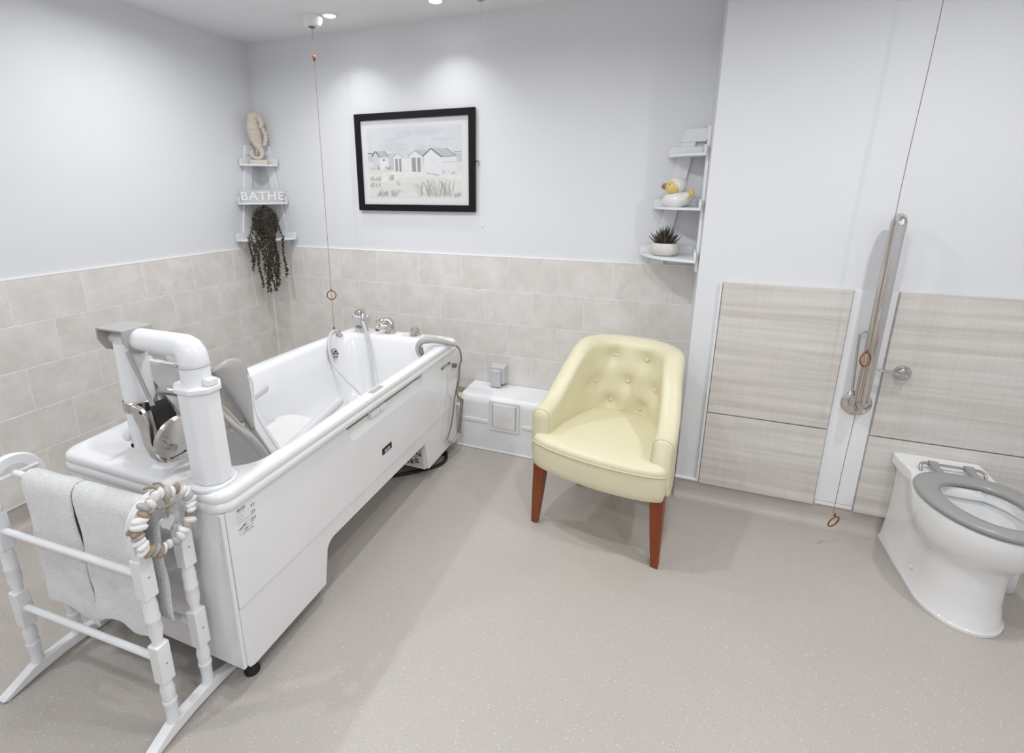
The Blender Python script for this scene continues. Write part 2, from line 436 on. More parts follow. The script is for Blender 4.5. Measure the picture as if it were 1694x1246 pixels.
# wood panels of the boxed-out wall, with the white strip between them
PY0 = YB - 0.018
for a in ((2.902, 3.387, 0.480, 1.107), (2.902, 3.387, 0.098, 0.474), (3.544, XR-0.01, 0.480, 1.107), (3.544, XR-0.01, 0.098, 0.474)):
    G().box((a[0], PY0, a[2]), (a[1], YB, a[3])).build('wood_panel', M['wood'], wr, bev=0.0012)
G().box((3.392, YB-0.006, 0.118), (3.540, YB, 1.102)).build('white_strip', M['pvc'], wr, bev=0.001)
G().box((3.394, YB-0.010, 0.100), (3.538, YB, 0.115)).build('strip_foot', M['pvc'], wr, bev=0.001)
G().box((2.888, YB-0.014, 0.104), (2.899, YB, 1.100)).build('panel_edging', M['wall'], wr, bev=0.001)
structure(G().tube([(XB-0.002, YB-0.006, 0.104), (2.899, YB-0.006, 0.104)], 0.0085, 12).build('trim_4', M['pvc']))

# ------------------------------------------------------------------ ceiling fittings
DL = {0: 'round white recessed downlight beside the left pull cord rose', 1: 'round white recessed downlight cut by the top edge of the picture'}
for i, (x, y) in enumerate(LAMPS):
    t = thing('downlight', DL.get(i, 'round white recessed ceiling downlight outside the picture, placed from shadows and as added fill'), 'ceiling light', (x, y, CEIL), group='recessed ceiling downlights')
    prof = [(0.031, -0.002), (0.031, -0.006), (0.036, -0.008), (0.044, -0.007), (0.046, 0.0)]
    G().lathe(prof, (x, y, CEIL), 28, cap0=False, cap1=False).build('bezel', M['pvc'], t)
    G().lathe([(0.031, -0.004), (0.002, -0.004)], (x, y, CEIL), 24, cap0=False).build('lens', M['lamp'], t)
    l = bpy.data.lights.new('downlight_lamp', 'AREA'); l.shape = 'DISK'; l.size = 0.075; l.energy = LAMP_W*(0.12 if i < 2 else 1); l.color = (0.96, 0.98, 1.0)
    l.spread = math.radians(105 if i < 2 else 165)
    lo = bpy.data.objects.new('downlight_lamp', l); COL.objects.link(lo); lo.parent = t; lo.location = (0, 0, -0.012)

def ring_pull(parent, c, r, ax, stem=True):
    g = G().torus(c, r, 0.0032, ax, 28, 8)
    if stem: g.tube([(c[0], c[1], c[2]+r-0.001), (c[0], c[1], c[2]+r+0.012)], 0.0042, 8)
    return g.build('ring_pull', M['orange'], parent)
cx, cy = 0.745, -0.271
t = thing('pull_cord', 'orange-ringed pull cord hanging from a white ceiling rose above the bath', 'pull cord', (cx, cy, CEIL))
G().lathe([(0.062, 0.0), (0.062, -0.006), (0.056, -0.030), (0.044, -0.048), (0.020, -0.052)], (cx, cy, CEIL), 28).build('ceiling_rose', M['plastic'], t)
G().lathe([(0.018, -0.052), (0.018, -0.056), (0.006, -0.058)], (cx, cy, CEIL), 20).build('cord_outlet', M['taupe'], t)
p = []
for i in range(22):
    z = CEIL - 0.055 - (CEIL-0.055-0.66)*i/21
    p.append((cx - 0.014*i/21, cy, z))
G().tube(p, 0.0013, 6).build('cord', M['cord'], t)
G().ell((cx-0.001, cy, 2.205), (0.009, 0.009, 0.016), 12, 8).build('bead', M['orange'], t)
ring_pull(t, (cx-0.012, cy, 0.873), 0.027, (0.45, -1, 0.1))
G().lathe([(0.011, 0), (0.004, 0.016)], (cx-0.014, cy, 0.655), 12).build('cord_end', M['taupe'], t)

cx, cy = 3.414, -0.50
t = thing('pull_cord', 'emergency cord with two orange rings hanging by the grab rail', 'pull cord', (cx, cy, CEIL))
G().lathe([(0.062, 0.0), (0.062, -0.006), (0.056, -0.030), (0.044, -0.048), (0.020, -0.052)], (cx, cy, CEIL), 28).build('ceiling_rose', M['plastic'], t)
p = [(cx + 0.004*math.sin(i*0.5), cy, CEIL-0.05-(CEIL-0.05-0.182)*i/23) for i in range(24)]
G().tube(p, 0.0012, 6).build('cord', M['cord'], t)
ring_pull(t, (cx-0.004, cy, 0.868), 0.027, (0.62, -0.78, 0.1))
ring_pull(t, (cx+0.003, cy, 0.142), 0.027, (0.62, -0.78, -0.2))
t = thing('ceiling_sensor', 'tiny white sensor disc on the ceiling above the framed picture', 'sensor', (1.685, -0.165, CEIL))
G().lathe([(0.017, 0), (0.017, -0.004), (0.008, -0.009)], (1.685, -0.165, CEIL), 18).build('disc', M['greyplastic'], t)
G().tube([(1.685, -0.165, CEIL-0.006), (1.686, -0.165, CEIL-0.11)], 0.0007, 5).build('thread', M['lgrey'], t)

# ------------------------------------------------------------------ framed picture
x0, x1, z0, z1 = 0.803, 1.592, 1.379, 1.945
t = thing('picture', 'black-framed watercolour of white beach huts on the back wall', 'picture', (x0, 0, z0))
fw = 0.038
yb, yf = -0.001, -0.024
def mould(poly, nm='frame_rail'):
    G().prism(poly, lambda a, b: (a, yb, b), lambda a, b: (a, yf, b)).build(nm, M['frame'], t, bev=0.0015)
mould([(x0,z1),(x1,z1),(x1-fw,z1-fw),(x0+fw,z1-fw)]); mould([(x0,z0),(x0+fw,z0+fw),(x1-fw,z0+fw),(x1,z0)])
mould([(x0,z0),(x0,z1),(x0+fw,z1-fw),(x0+fw,z0+fw)]); mould([(x1,z0),(x1-fw,z0+fw),(x1-fw,z1-fw),(x1,z1)])
G().box((x0+0.03, -0.012, z0+0.03), (x1-0.03, -0.002, z1-0.03)).build('mount', M['mount'], t, smooth=False)
ax0, ax1, az0, az1 = 0.882, 1.508, 1.459, 1.862
keys = list(A_); KI = {k: i for i, k in enumerate(keys)}
art = G(); lay = [0.0]
def au(u, v): return (ax0 + (ax1-ax0)*u, az0 + (az1-az0)*v)
def poly(k, pts):
    lay[0] += 0.000016
    y = -0.0125 - lay[0]
    art.mat(KI[k]).add([(au(u, v)[0], y, au(u, v)[1]) for u, v in pts], [tuple(range(len(pts)))])
def stroke(k, a, b, w):
    dx, dz = (b[0]-a[0]), (b[1]-a[1]); L = math.hypot(dx, dz) or 1; nx, nz = -dz/L*w, dx/L*w
    poly(k, [(a[0]+nx, a[1]+nz), (a[0]-nx, a[1]-nz), (b[0]-nx, b[1]-nz), (b[0]+nx, b[1]+nz)])
poly('sky', [(0,.55),(1,.55),(1,1),(0,1)])
rn = random.Random(3)
for i in range(9):
    u = rn.random()*0.9+0.05; v = 0.68+rn.random()*0.27; w = 0.05+rn.random()*0.10; h = 0.02+rn.random()*0.035
    poly('sky2', [(max(0, min(1, u+w*math.cos(a)*(1+.25*math.sin(3*a)))), min(.995, v+h*math.sin(a))) for a in [2*PI*j/14 for j in range(14)]])
poly('far', [(0,.50),(1,.50),(1,.62),(0,.64)])
poly('sand', [(0,0),(1,0),(1,.5),(0,.52)])
poly('sand2', [(0,.18),(.4,.30),(.75,.30),(1,.24),(1,.34),(.7,.37),(.3,.38),(0,.33)])
# huts, left to right
poly('hutg', [(.06,.40),(.13,.40),(.13,.60),(.09,.66),(.06,.60)]); poly('hut', [(.13,.40),(.23,.40),(.23,.58),(.13,.58)])
poly('roof', [(.09,.67),(.185,.68),(.235,.585),(.135,.58)])
stroke('line', (.045,.60), (.088,.675), .006); stroke('line', (.088,.675), (.133,.585), .006); stroke('line', (.185,.68), (.235,.59), .003)
stroke('line', (.165,.545), (.19,.545), .009)
poly('far', [(.23,.40),(.30,.40),(.30,.62),(.23,.64)])
poly('hut', [(.29,.39),(.38,.38),(.38,.58),(.335,.64),(.29,.58)]); poly('roof2', [(.335,.65),(.43,.65),(.46,.58),(.385,.57)])
poly('hut', [(.38,.39),(.46,.39),(.46,.57),(.38,.57)])
poly('door', [(.305,.38),(.333,.38),(.333,.56),(.305,.56)]); poly('door', [(.347,.375),(.370,.375),(.370,.56),(.347,.56)])
stroke('roof', (.285,.585), (.335,.645), .006); stroke('roof', (.335,.645), (.39,.57), .006)
poly('hut', [(.455,.38),(.60,.365),(.60,.58),(.52,.67),(.455,.60)]); poly('roof', [(.52,.675),(.635,.675),(.66,.62),(.605,.585)])
poly('door', [(.485,.375),(.527,.372),(.527,.57),(.485,.57)]); poly('door', [(.543,.372),(.578,.37),(.578,.57),(.543,.57)])
stroke('roof', (.445,.585), (.52,.67), .008); stroke('door', (.52,.67), (.605,.585), .006)
poly('hut', [(.615,.36),(.80,.33),(.80,.57),(.69,.685),(.615,.60)]); poly('hut', [(.80,.33),(.95,.345),(.95,.575),(.80,.575)])
poly('roof', [(.69,.69),(.85,.685),(.945,.575),(.80,.57)])
stroke('line', (.605,.59), (.69,.69), .007); stroke('line', (.69,.69), (.80,.57), .007); stroke('line', (.80,.575), (.945,.58), .003); stroke('line', (.85,.685), (.945,.58), .003)
stroke('line', (.92,.635), (1,.635), .003); stroke('line', (.64,.345), (.77,.315), .003); stroke('line', (0,.645), (.06,.645), .006)
stroke('far', (.80,.50), (.95,.50), .004)
def tuft(u, v, n, L, sp, lean=0.2):
    for i in range(n):
        a = u + (rn.random()-.5)*sp; h = L*(0.4+rn.random()*0.6); x = lean*(rn.random()-.25)*h*2
        b0 = v + rn.random()*0.03
        stroke(rn.choice(['grass', 'grass', 'grass2', 'sand']), (min(.99, max(.01, a)), max(.004, b0)), (min(.99, max(.01, a+x)), min(.99, b0+h)), 0.0011+rn.random()*0.0014)
tuft(.73, .01, 70, .24, .34, -.35); tuft(.20, .01, 36, .11, .24, .5); tuft(.07, .15, 22, .07, .12); tuft(.25, .24, 14, .07, .06)
tuft(.08, .24, 24, .06, .13, .6); tuft(.07, .40, 16, .05, .12); tuft(.22, .40, 12, .05, .06); tuft(.96, .01, 12, .06, .08); tuft(.33, .18, 8, .05, .04); tuft(.88, .33, 14, .04, .2)
art.build('print', [A_[k] for k in keys], t, smooth=False, fix=False, label='pale watercolour print of beach huts and dune grass')
G().box((x0+0.034, -0.0175, z0+0.034), (x1-0.034, -0.0160, z1-0.034)).build('glass_pane', M['glass'], t, smooth=False)
g = G().tube([(1.592, -0.006, 1.66), (1.612, -0.010, 1.664), (1.614, -0.010, 1.648), (1.606, -0.008, 1.640)], 0.003, 6)
tag(g.build('picture_hook', M['steel']), 'small metal hook beside the right edge of the picture frame', 'hook')
tag(G().lathe([(0.006, 0), (0.006, 0.006), (0.002, 0.009)], (1.632, 0, 1.302), 12, Matrix.Rotation(PI/2, 3, 'X')).build('wall_plug', M['pvc']), 'tiny white plug in the wall below the picture corner', 'wall plug')

# ------------------------------------------------------------------ corner shelves
def corner_shelf(name, label, cxx, sx):
    """corner at (cxx,0); sx=+1 runs to +X, -1 to -X; the other arm runs to -Y"""
    t = thing(name, label, 'shelf', (cxx, 0, 1.13))
    def X(a): return cxx + sx*a
    th = 0.013
    # slanted stiles flat on each wall
    for wall in (0, 1):
        pl = [(0.050, 1.787), (0.114, 1.787), (0.222, 1.130), (0.157, 1.130)]
        if wall == 0: f0 = lambda a, b: (X(a), -0.001 if b > ZT+.006 else -0.011, b); f1 = lambda a, b: (X(a), -0.001-th, b)
        else: f0 = lambda a, b: (X(0.001), -a, b); f1 = lambda a, b: (X(0.001+th), -a, b)
        G().prism(pl, f0, f1).build('stile', M['shelfw'], t, bev=0.001)
        pc = [(0.002, 1.787), (0.113, 1.787), (0.124, 1.727), (0.002, 1.727)]
        if wall == 0: h0 = lambda a, b: (X(a), -0.001-th, b); h1 = lambda a, b: (X(a), -0.001-th-0.004, b)
        else: h0 = lambda a, b: (X(0.001+th), -a, b); h1 = lambda a, b: (X(0.001+th+0.004), -a, b)
        G().prism(pc, h0, h1).build('top_rail', M['shelfw'], t, bev=0.001)
    for z, L in ((1.655, 0.178), (1.412, 0.230), (1.178, 0.277)):
        d0 = 0.015
        pts = [(d0, -d0), (L, -d0), (L, -d0-0.012)]
        for j in range(1, 12):
            a = j/12
            px = L*(1-a) + (d0+0.012)*a; py = -(d0+0.012)*(1-a) - L*a
            bul = 0.055*L/0.277*math.sin(PI*a)
            pts.append((px + bul*0.707, py - bul*0.707))
        pts += [(d0+0.012, -L), (d0, -L)]
        G().prism(pts, lambda a, b: (X(a), b, z), lambda a, b: (X(a), b, z+0.012)).build('shelf_board', M['shelfw'], t, bev=0.0012)
        for wall in (0, 1):
            up = [(d0+0.011, z+0.0125), (L, z+0.0125), (L, z+0.030)] + [(L-0.026+0.026*math.cos(q), z+0.030+0.020*math.sin(q)) for q in [PI/2*k/6 for k in range(1, 7)]] + [(d0+0.011, z+0.050)]
            if wall == 0: f0 = lambda a, b: (X(a), -d0, b); f1 = lambda a, b: (X(a), -d0-0.010, b)
            else: f0 = lambda a, b: (X(d0), -a, b); f1 = lambda a, b: (X(d0+0.010), -a, b)
            G().prism(up, f0, f1).build('upstand', M['shelfw'], t, bev=0.001)
    return t
corner_shelf('corner_shelf', 'white three-tier corner shelf above the bath with trailing plant', 0.0, 1)
corner_shelf('corner_shelf', 'white three-tier corner shelf above the cream chair', XB, -1)
D45 = Matrix.Rotation(PI/4, 3, 'Z')       # local -Y looks along (+x,-y)

# seahorse ornament on the left shelf
t = thing('seahorse_ornament', 'carved cream seahorse on a block on the upper left shelf', 'ornament', (0.088, -0.088, 1.668), PI/4, local=True)
G().box((-0.052, -0.026, 0.0), (0.052, 0.026, 0.026)).build('base_block', M['seahorse'], t, bev=0.002)
sp = [(0.026,0.232,.016),(0.038,0.262,.024),(0.020,0.292,.030),(-0.004,0.286,.032),(-0.012,0.255,.033),(-0.012,0.215,.041),(-0.006,0.178,.042),(0.000,0.145,.035),(0.008,0.118,.025),(0.020,0.095,.018),(0.027,0.070,.014),(0.022,0.048,.012),(0.004,0.037,.011),(-0.018,0.040,.010),(-0.034,0.055,.009),(-0.036,0.074,.007),(-0.026,0.082,.005)]
path = smooth_path([(a, 0, b) for a, b, c in sp[2:]], 6); rr = []
for i in range(len(path)):
    k = i/6; j = min(int(k), len(sp)-4); f = k-j
    rr.append((sp[2+j][2]*(1-f)+sp[min(len(sp)-1, 3+j)][2]*f)*(1+0.11*math.cos(i*PI*0.66)))
G().tube(path, [r*0.70 for r in rr], 14, squash=1.42).build('body', M['seahorse'], t)
G().tube(smooth_path([(0.010,0,0.292),(0.032,0,0.276),(0.040,0,0.250),(0.030,0,0.224)], 5), [.020,.0195,.019,.018,.017,.016,.015,.014,.013,.0125,.012,.0115,.0115,.012,.0125,.013], 12, squash=1.3).build('snout', M['seahorse'], t)
g = G()
for i in range(7): g.ell((0.046+0.012*math.sin(i*0.52), 0, 0.122+i*0.016), (0.014, 0.007, 0.010), 8, 6)
g.build('dorsal_fin', M['seahorse'], t)
G().ell((0.014, -0.017, 0.283), (0.004, 0.003, 0.004), 8, 6).build('eye', M['taupe'], t)
G().cyl((-0.004, 0, 0.026), (-0.004, 0, 0.12), 0.003, n=8).build('support_rod', M['seahorse'], t)

# BATHE sign
t = thing('letter_sign', 'grey block sign with raised letters reading BATHE', 'sign', (0.126, -0.126, 1.424), PI/4, local=True)
G().box((-0.125, -0.012, 0.0005), (0.125, 0.012, 0.079)).build('block', M['sign'], t, bev=0.002)
text_part('BATHE', 0.074, 0.0022, Matrix.Translation((0, -0.0135, 0.039)) @ Matrix.Rotation(PI/2, 4, 'X') @ Matrix.Diagonal((1.10, 1, 1, 1)), M['signtxt'], 'raised_letters', t, 1.08, 0.0016)

# trailing plant
pc = Vector((0.145, -0.145, 1.190))
t = thing('trailing_plant', 'dark trailing plant spilling over the lowest left shelf', 'plant', tuple(pc))
G().lathe([(0.040, 0), (0.052, 0.03), (0.056, 0.095), (0.050, 0.098), (0.040, 0.088)], pc, 22).build('pot', M['potdark'], t)
rn = random.Random(11)
def leaf(g, p, s):
    a = rn.random()*2*PI; e = rn.random()*PI-PI/2
    d = Vector((math.cos(a)*math.cos(e), math.sin(a)*math.cos(e), math.sin(e)))
    u = d.orthogonal().normalized(); w = d.cross(u)*0.35
    g.add([p, p+d*s*.5+u*s*.3, p+d*s, p+d*s*.5-u*s*.3, p+d*s*.5+w*s], [(0,1,4),(1,2,4),(2,3,4),(3,0,4),(0,3,2,1)])
g = G()
dome_c = pc + Vector((0.0, 0.0, 0.105))
for i in range(1500):
    a = rn.random()*2*PI; z = rn.random()*2-0.85; z = max(-1, min(1, z)); r = math.sqrt(max(0, 1-z*z))
    k = 0.80+rn.random()*0.26
    leaf(g, dome_c + Vector((0.072*r*math.cos(a)*k, 0.072*r*math.sin(a)*k, 0.092*z*k)), 0.013+rn.random()*0.008)
g.build('foliage', M['leafdark'], t, smooth=False, fix=False, kind='stuff')
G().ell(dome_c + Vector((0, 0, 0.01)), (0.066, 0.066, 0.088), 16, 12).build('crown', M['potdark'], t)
nb = Vector((0.7071, -0.7071, 0)); tb = Vector((0.7071, 0.7071, 0))
strs = [(-0.104, 0.22), (-0.088, 0.17), (-0.070, 0.15), (-0.060, 0.33), (-0.035, 0.24), (-0.022, 0.36), (-0.010, 0.37), (0.0, 0.30), (0.008, 0.36), (0.016, 0.26), (0.026, 0.36), (0.038, 0.29), (0.050, 0.33), (0.044, 0.2), (0.094, 0.28)]
for s, L in strs:
    g = G(); p = []
    st = dome_c + tb*s*0.6 + nb*0.05
    edge = pc + nb*(0.086 - abs(s)*0.28) + tb*s
    n = int(L/0.005)
    for i in range(n+10):
        if i < 10:
            f = i/10; q = st.lerp(edge, f) + Vector((0, 0, 0.02*math.sin(PI*f) + (0.018*f)))
        else:
            f = (i-10)/n; q = edge + Vector((0, 0, 0.018 - L*f)) + tb*0.006*math.sin(f*7+s*90) + nb*0.004*math.sin(f*5+s*50)
        p.append(q)
    g.tube(p, 0.0014, 5)
    for q in p[2:]:
        for k in range(2): leaf(g, q + Vector((rn.uniform(-.003,.003), rn.uniform(-.003,.003), 0)), 0.012+rn.random()*0.007)
    g.build('strand', M['leafdark'], t, smooth=False, fix=False)

# duck ornament
dk = Vector((2.672, -0.125, 1.424))
t = thing('duck_ornament', 'white bath duck with spotted yellow face on the middle right shelf', 'ornament', tuple(dk), math.radians(-22), local=True)
def bodyf(p):
    if p.z < 0: p = Vector((p.x, p.y, max(p.z, -0.030)))
    if p.x > 0.03: p = Vector((p.x, p.y, p.z + (p.x-0.03)*0.55))
    return p
G().ell((0.004, 0, 0.030), (0.072, 0.052, 0.042), 24, 16, fn=bodyf).build('body', M['duckw'], t)
G().ell((-0.002, 0, 0.098), (0.042, 0.040, 0.040), 22, 16).build('head', M['duckw'], t)
G().ell((-0.013, -0.015, 0.089), (0.037, 0.034, 0.035), 22, 16).build('face_patch', M['ducky'], t)
G().ell((-0.050, -0.014, 0.097), (0.019, 0.021, 0.018), 16, 10).build('beak', M['ducky'], t)
G().ell((-0.053, -0.024, 0.096), (0.015, 0.015, 0.014), 14, 10).build('beak_spot', M['duckb'], t)
G().ell((-0.020, -0.044, 0.104), (0.003, 0.002, 0.004), 8, 6).build('eye', M['black'], t)
g = G().ell((0.072, -0.012, 0.066), (0.013, 0.012, 0.022), 14, 10, Matrix.Rotation(-0.35, 3, 'Y')).ell((0.064, -0.026, 0.045), (0.010, 0.008, 0.008), 10, 8)
g.build('tail', M['ducky'], t)

# succulent
sc_ = Vector((2.640, -0.120, 1.190))
t = thing('potted_succulent', 'spiky dark succulent in a rounded stone pot, lowest right shelf', 'plant', tuple(sc_))
G().lathe([(0.044, 0), (0.060, 0.008), (0.068, 0.026), (0.067, 0.046), (0.060, 0.060), (0.055, 0.062), (0.050, 0.056)], sc_, 28).build('pot', M['potstone'], t)
G().lathe([(0.053, 0.054), (0.002, 0.058)], sc_, 20, cap0=False).build('soil', M['potdark'], t)
rn = random.Random(5)
for i in range(40):
    a = i*2.399; tilt = 0.12 + 1.0*(i/40)**0.8; L = 0.088 - 0.022*(i/40) + rn.uniform(-.008, .010)
    d = Vector((math.cos(a)*math.sin(tilt), math.sin(a)*math.sin(tilt), math.cos(tilt))); b = sc_ + Vector((math.cos(a)*0.030*(i/40), math.sin(a)*0.030*(i/40), 0.055))
    cv = Vector((math.cos(a), math.sin(a), 0))
    pts = [b + d*L*f - cv*0.010*f*f + Vector((0,0,0.006*f*f)) for f in (0, .3, .6, .85, 1)]
    G().tube(pts, [.0062, .0068, .0050, .0026, .0004], 6, squash=0.6).build('leaf', M['succ'], t)

# ------------------------------------------------------------------ pipe boxing, access hatch, spur box
t = thing('pipe_boxing', 'white boxed-in pipework with access hatch along the back wall', 'boxing', (1.59, -0.24, 0))
def box_prof(yf, h, r):
    return [(-0.012, 0.001), (yf, 0.001), (yf, h-r)] + [(yf + r*(1-math.cos(q)), h-r + r*math.sin(q)) for q in [PI/2*k/8 for k in range(1, 9)]] + [(-0.012, h)]
pr = box_prof(-0.240, 0.338, 0.045)
G().loft([[(x, a, b) for a, b in pr] for x in (1.585, XB-0.002)]).build('cover', M['pvc'], t, ang=30)
G().box((1.10, -0.238, 0.001), (1.584, -0.20, 0.262)).build('low_cover', M['pvc'], t, bev=0.002)
G().box((1.52, -0.20, 0.262), (1.584, -0.14, 0.300)).build('timber_end', M['ply'], t, bev=0.001)
G().box((1.49, -0.135, 0.318), (1.582, -0.012, 0.334)).build('pipe_clip', M['greyplastic'], t, bev=0.002)
for a, b in ((1.586, 1.757), (1.962, XB-0.002)):
    G().box((a, -0.246, 0.176), (b, -0.239, 0.196)).build('bead_strip', M['pvc'], t, bev=0.002)
h = G().box((1.768, -0.247, 0.140), (1.948, -0.239, 0.326)).build('access_hatch', M['plastic'], t, bev=0.002)
G().box((1.790, -0.2505, 0.162), (1.926, -0.2465, 0.306)).build('hatch_door', M['plastic'], h, bev=0.0015)
for q in ((1.786, 1.7885, 0.158, 0.310), (1.9275, 1.930, 0.158, 0.310)): G().box((q[0], -0.2476, q[2]), (q[1], -0.2468, q[3])).build('door_gap', M['taupe'], h, smooth=False)
G().lathe([(0.005, 0), (0.004, 0.003)], (1.893, -0.2505, 0.232), 10, Matrix.Rotation(PI/2, 3, 'X')).build('catch', M['lgrey'], h)
G().lathe([(0.004, 0), (0.003, 0.003)], (1.895, -0.240, 0.045), 10, Matrix.Rotation(PI/2, 3, 'X')).build('screw_cap', M['lgrey'], t)
G().tube([(1.56, -0.244, 0.006), (XB-0.004, -0.244, 0.006)], 0.006, 8).build('floor_bead', M['pvc'], t)
t = thing('spur_switch', 'pale grey weatherproof switch box on tiles above the pipe boxing', 'switch', (1.74, -0.01, 0.35))
G().box((1.700, -0.042, 0.352), (1.800, -0.009, 0.470)).build('back_box', M['lgrey'], t, bev=0.006, seg=3)
G().box((1.704, -0.066, 0.356), (1.796, -0.043, 0.466)).build('cover_shell', M['lgrey'], t, bev=0.007, seg=3)
G().box((1.713, -0.094, 0.346), (1.778, -0.066, 0.448)).build('flap', M['lgrey'], t, bev=0.003)
G().box((1.726, -0.090, 0.340), (1.765, -0.066, 0.346)).build('latch', M['greyplastic'], t, bev=0.001)

# ------------------------------------------------------------------ bath
bath = thing('assisted_bath', 'white assisted bath with moulded rim and side panel', 'bath', (1.22, -1.08, 0))
BX0, BX1, BY0, BY1, RZ = 0.885, 1.588, -1.876, -0.262, 0.690
def bulge(p, z):
    x, y = p
    f = max(0, min(1, (1.15-x)/0.25)); tt = (y-BY0)/(BY1-BY0)
    return (x - 0.05*f*math.sin(PI*max(0, min(1, tt))), y, z)
def ring(ins, z, r=0.05): return [bulge(p, z) for p in rrect(BX0+ins, BX1-ins, BY0+ins, BY1-ins, r, 8, 14)]
def iring(x0, x1, y0, y1, r, z, fade=1):
    out = []
    for x, y in rrect(x0, x1, y0, y1, r, 8, 14):
        f = max(0, min(1, (1.15-x)/0.25)); tt = (y-BY0)/(BY1-BY0)
        out.append((x - 0.02*fade*f*math.sin(PI*max(0, min(1, tt))), y, z))
    return out
rings = [ring(0.020, 0.628), ring(0.004, 0.629), ring(0.0, 0.634), ring(0.0, 0.652), ring(0.003, 0.656), ring(0.0045, 0.659), ring(0.002, 0.663),
         ring(0.002, 0.678), ring(0.006, 0.686), ring(0.016, 0.690), ring(0.035, 0.6895),
         iring(0.925, 1.540, -1.745, -0.395, 0.10, 0.6885), iring(0.932, 1.533, -1.738, -0.402, 0.10, 0.684), iring(0.940, 1.524, -1.728, -0.410, 0.10, 0.668),
         iring(0.965, 1.500, -1.68, -0.435, 0.10, 0.55), iring(0.985, 1.480, -1.58, -0.455, 0.11, 0.42), iring(1.005, 1.460, -1.50, -0.480, 0.12, 0.30), iring(1.04, 1.425, -1.44, -0.53, 0.12, 0.255), iring(1.12, 1.345, -1.30, -0.70, 0.10, 0.245)]
G().loft(rings, False, True).build('tub', M['acrylic'], bath, ang=60)
# outer skin: side panels with the raised middle, end panels
ZB = 0.066
def side_poly(zt):
    a = [(-1.856, zt), (-1.856, ZB+0.025), (-1.846, ZB+0.006), (-1.829, ZB), (-1.486, ZB), (-1.464, 0.185)]
    a += [(-1.464+0.045*(1-math.cos(q)), 0.185+0.045*math.sin(q)) for q in [PI/2*k/5 for k in range(1, 6)]]
    a += [(-0.675, 0.230), (-0.645, ZB), (-0.30, ZB), (-0.282, ZB+0.02), (-0.282, zt)]
    return a
ZS = 0.300
lowp = side_poly(ZS - 0.001)
for (xa, xb, lab) in ((1.555, 1.5735, 1), (0.905, 0.925, 0)):
    G().prism(lowp, lambda a, b: (xa, a, b), lambda a, b: (xb, a, b)).build('lower_side_panel', M['acrylic'], bath, bev=0.004, seg=3)
upl = [(-1.856, ZS), (-0.282, ZS), (-0.282, 0.629), (-0.690, 0.629), (-0.700, 0.575), (-0.722, 0.556), (-1.268, 0.556), (-1.290, 0.575), (-1.306, 0.629), (-1.856, 0.629)]
G().prism(upl, lambda a, b: (1.555, a, b), lambda a, b: (1.578, a, b)).build('side_panel', M['acrylic'], bath, bev=0.004, seg=3)
G().box((0.903, -1.856, ZS), (0.925, -0.282, 0.629)).build('side_panel', M['acrylic'], bath, bev=0.004)
# finger recess under the rim
rec = G().prism([(0.56, 0.629), (0.56, 0.575), (0.577, 0.556), (0.548, 0.556), (0.548, 0.629)], lambda a, b: (1+a, -1.302, b), lambda a, b: (1+a, -0.694, b)).build('grip_recess', M['acrylic'], bath)
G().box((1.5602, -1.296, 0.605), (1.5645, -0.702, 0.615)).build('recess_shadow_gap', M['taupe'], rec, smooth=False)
for a, b in ((-1.145, -1.085), (-1.078, -1.030)): G().box((1.563, a, 0.596), (1.5835, b, 0.616)).build('rim_tab', M['pvc'], bath, bev=0.002)
# ends and pedestal inner faces
G().box((0.925, -1.870, ZB+0.02), (1.5745, -1.8565, 0.629)).build('end_panel', M['acrylic'], bath, bev=0.004, seg=3)
G().box((0.925, -0.292, ZB), (1.572, -0.276, 0.629)).build('end_panel', M['acrylic'], bath, bev=0.004)
ped = G().prism([(-0.655, ZB), (-0.672, 0.228), (-0.655, 0.228), (-0.638, ZB)], lambda a, b: (0.925, a, b), lambda a, b: (1.556, a, b)).build('pedestal_face', M['acrylic'], bath)
G().prism([(-1.484, ZB), (-1.463, 0.228), (-1.480, 0.228), (-1.50, ZB)], lambda a, b: (0.925, a, b), lambda a, b: (1.556, a, b)).build('pedestal_face', M['acrylic'], bath)
G().box((0.93, -1.46, 0.232), (1.553, -0.68, 0.240)).build('belly_plate', M['plastic'], bath, smooth=False)
def pedpt(x, f, d=0.0008): return (x, -0.6555-0.0165*f-d, ZB+0.160*f)
def pedq(g, x0, x1, f0, f1, d): g.add([pedpt(x0,f0,d), pedpt(x1,f0,d), pedpt(x1,f1,d), pedpt(x0,f1,d)], [(0,1,2,3)])
g = G(); pedq(g, 1.43, 1.548, 0.08, 0.93, 0.001); g.build('data_label', M['paper'], ped, smooth=False)
g = G()
for (a, b, c, d) in ((1.512,1.540,.50,.53),(1.500,1.538,.80,.82),(1.500,1.538,.70,.71),(1.488,1.522,.55,.62),(1.528,1.538,.48,.62),(1.498,1.520,.30,.37),(1.498,1.524,.20,.27),(1.470,1.490,.14,.30),(1.440,1.462,.12,.2),(1.484,1.515,.42,.44),(1.512,1.515,.66,.88),(1.538,1.540,.64,.9)): pedq(g, a, b, c, d, 0.0014)
g.build('label_print', M['ink'], ped, smooth=False)
for x, y in ((1.545, -1.809), (1.545, -0.372), (0.95, -1.80), (0.95, -0.38)):
    f = G().lathe([(0.024, 0.001), (0.024, 0.008), (0.014, 0.020), (0.010, 0.026)], (x-0.015, y, 0), 18).build('foot', M['black'], bath)
    G().cyl((x-0.015, y, 0.024), (x-0.015, y, 0.12), 0.006, n=10).build('stem', M['chrome'], f)
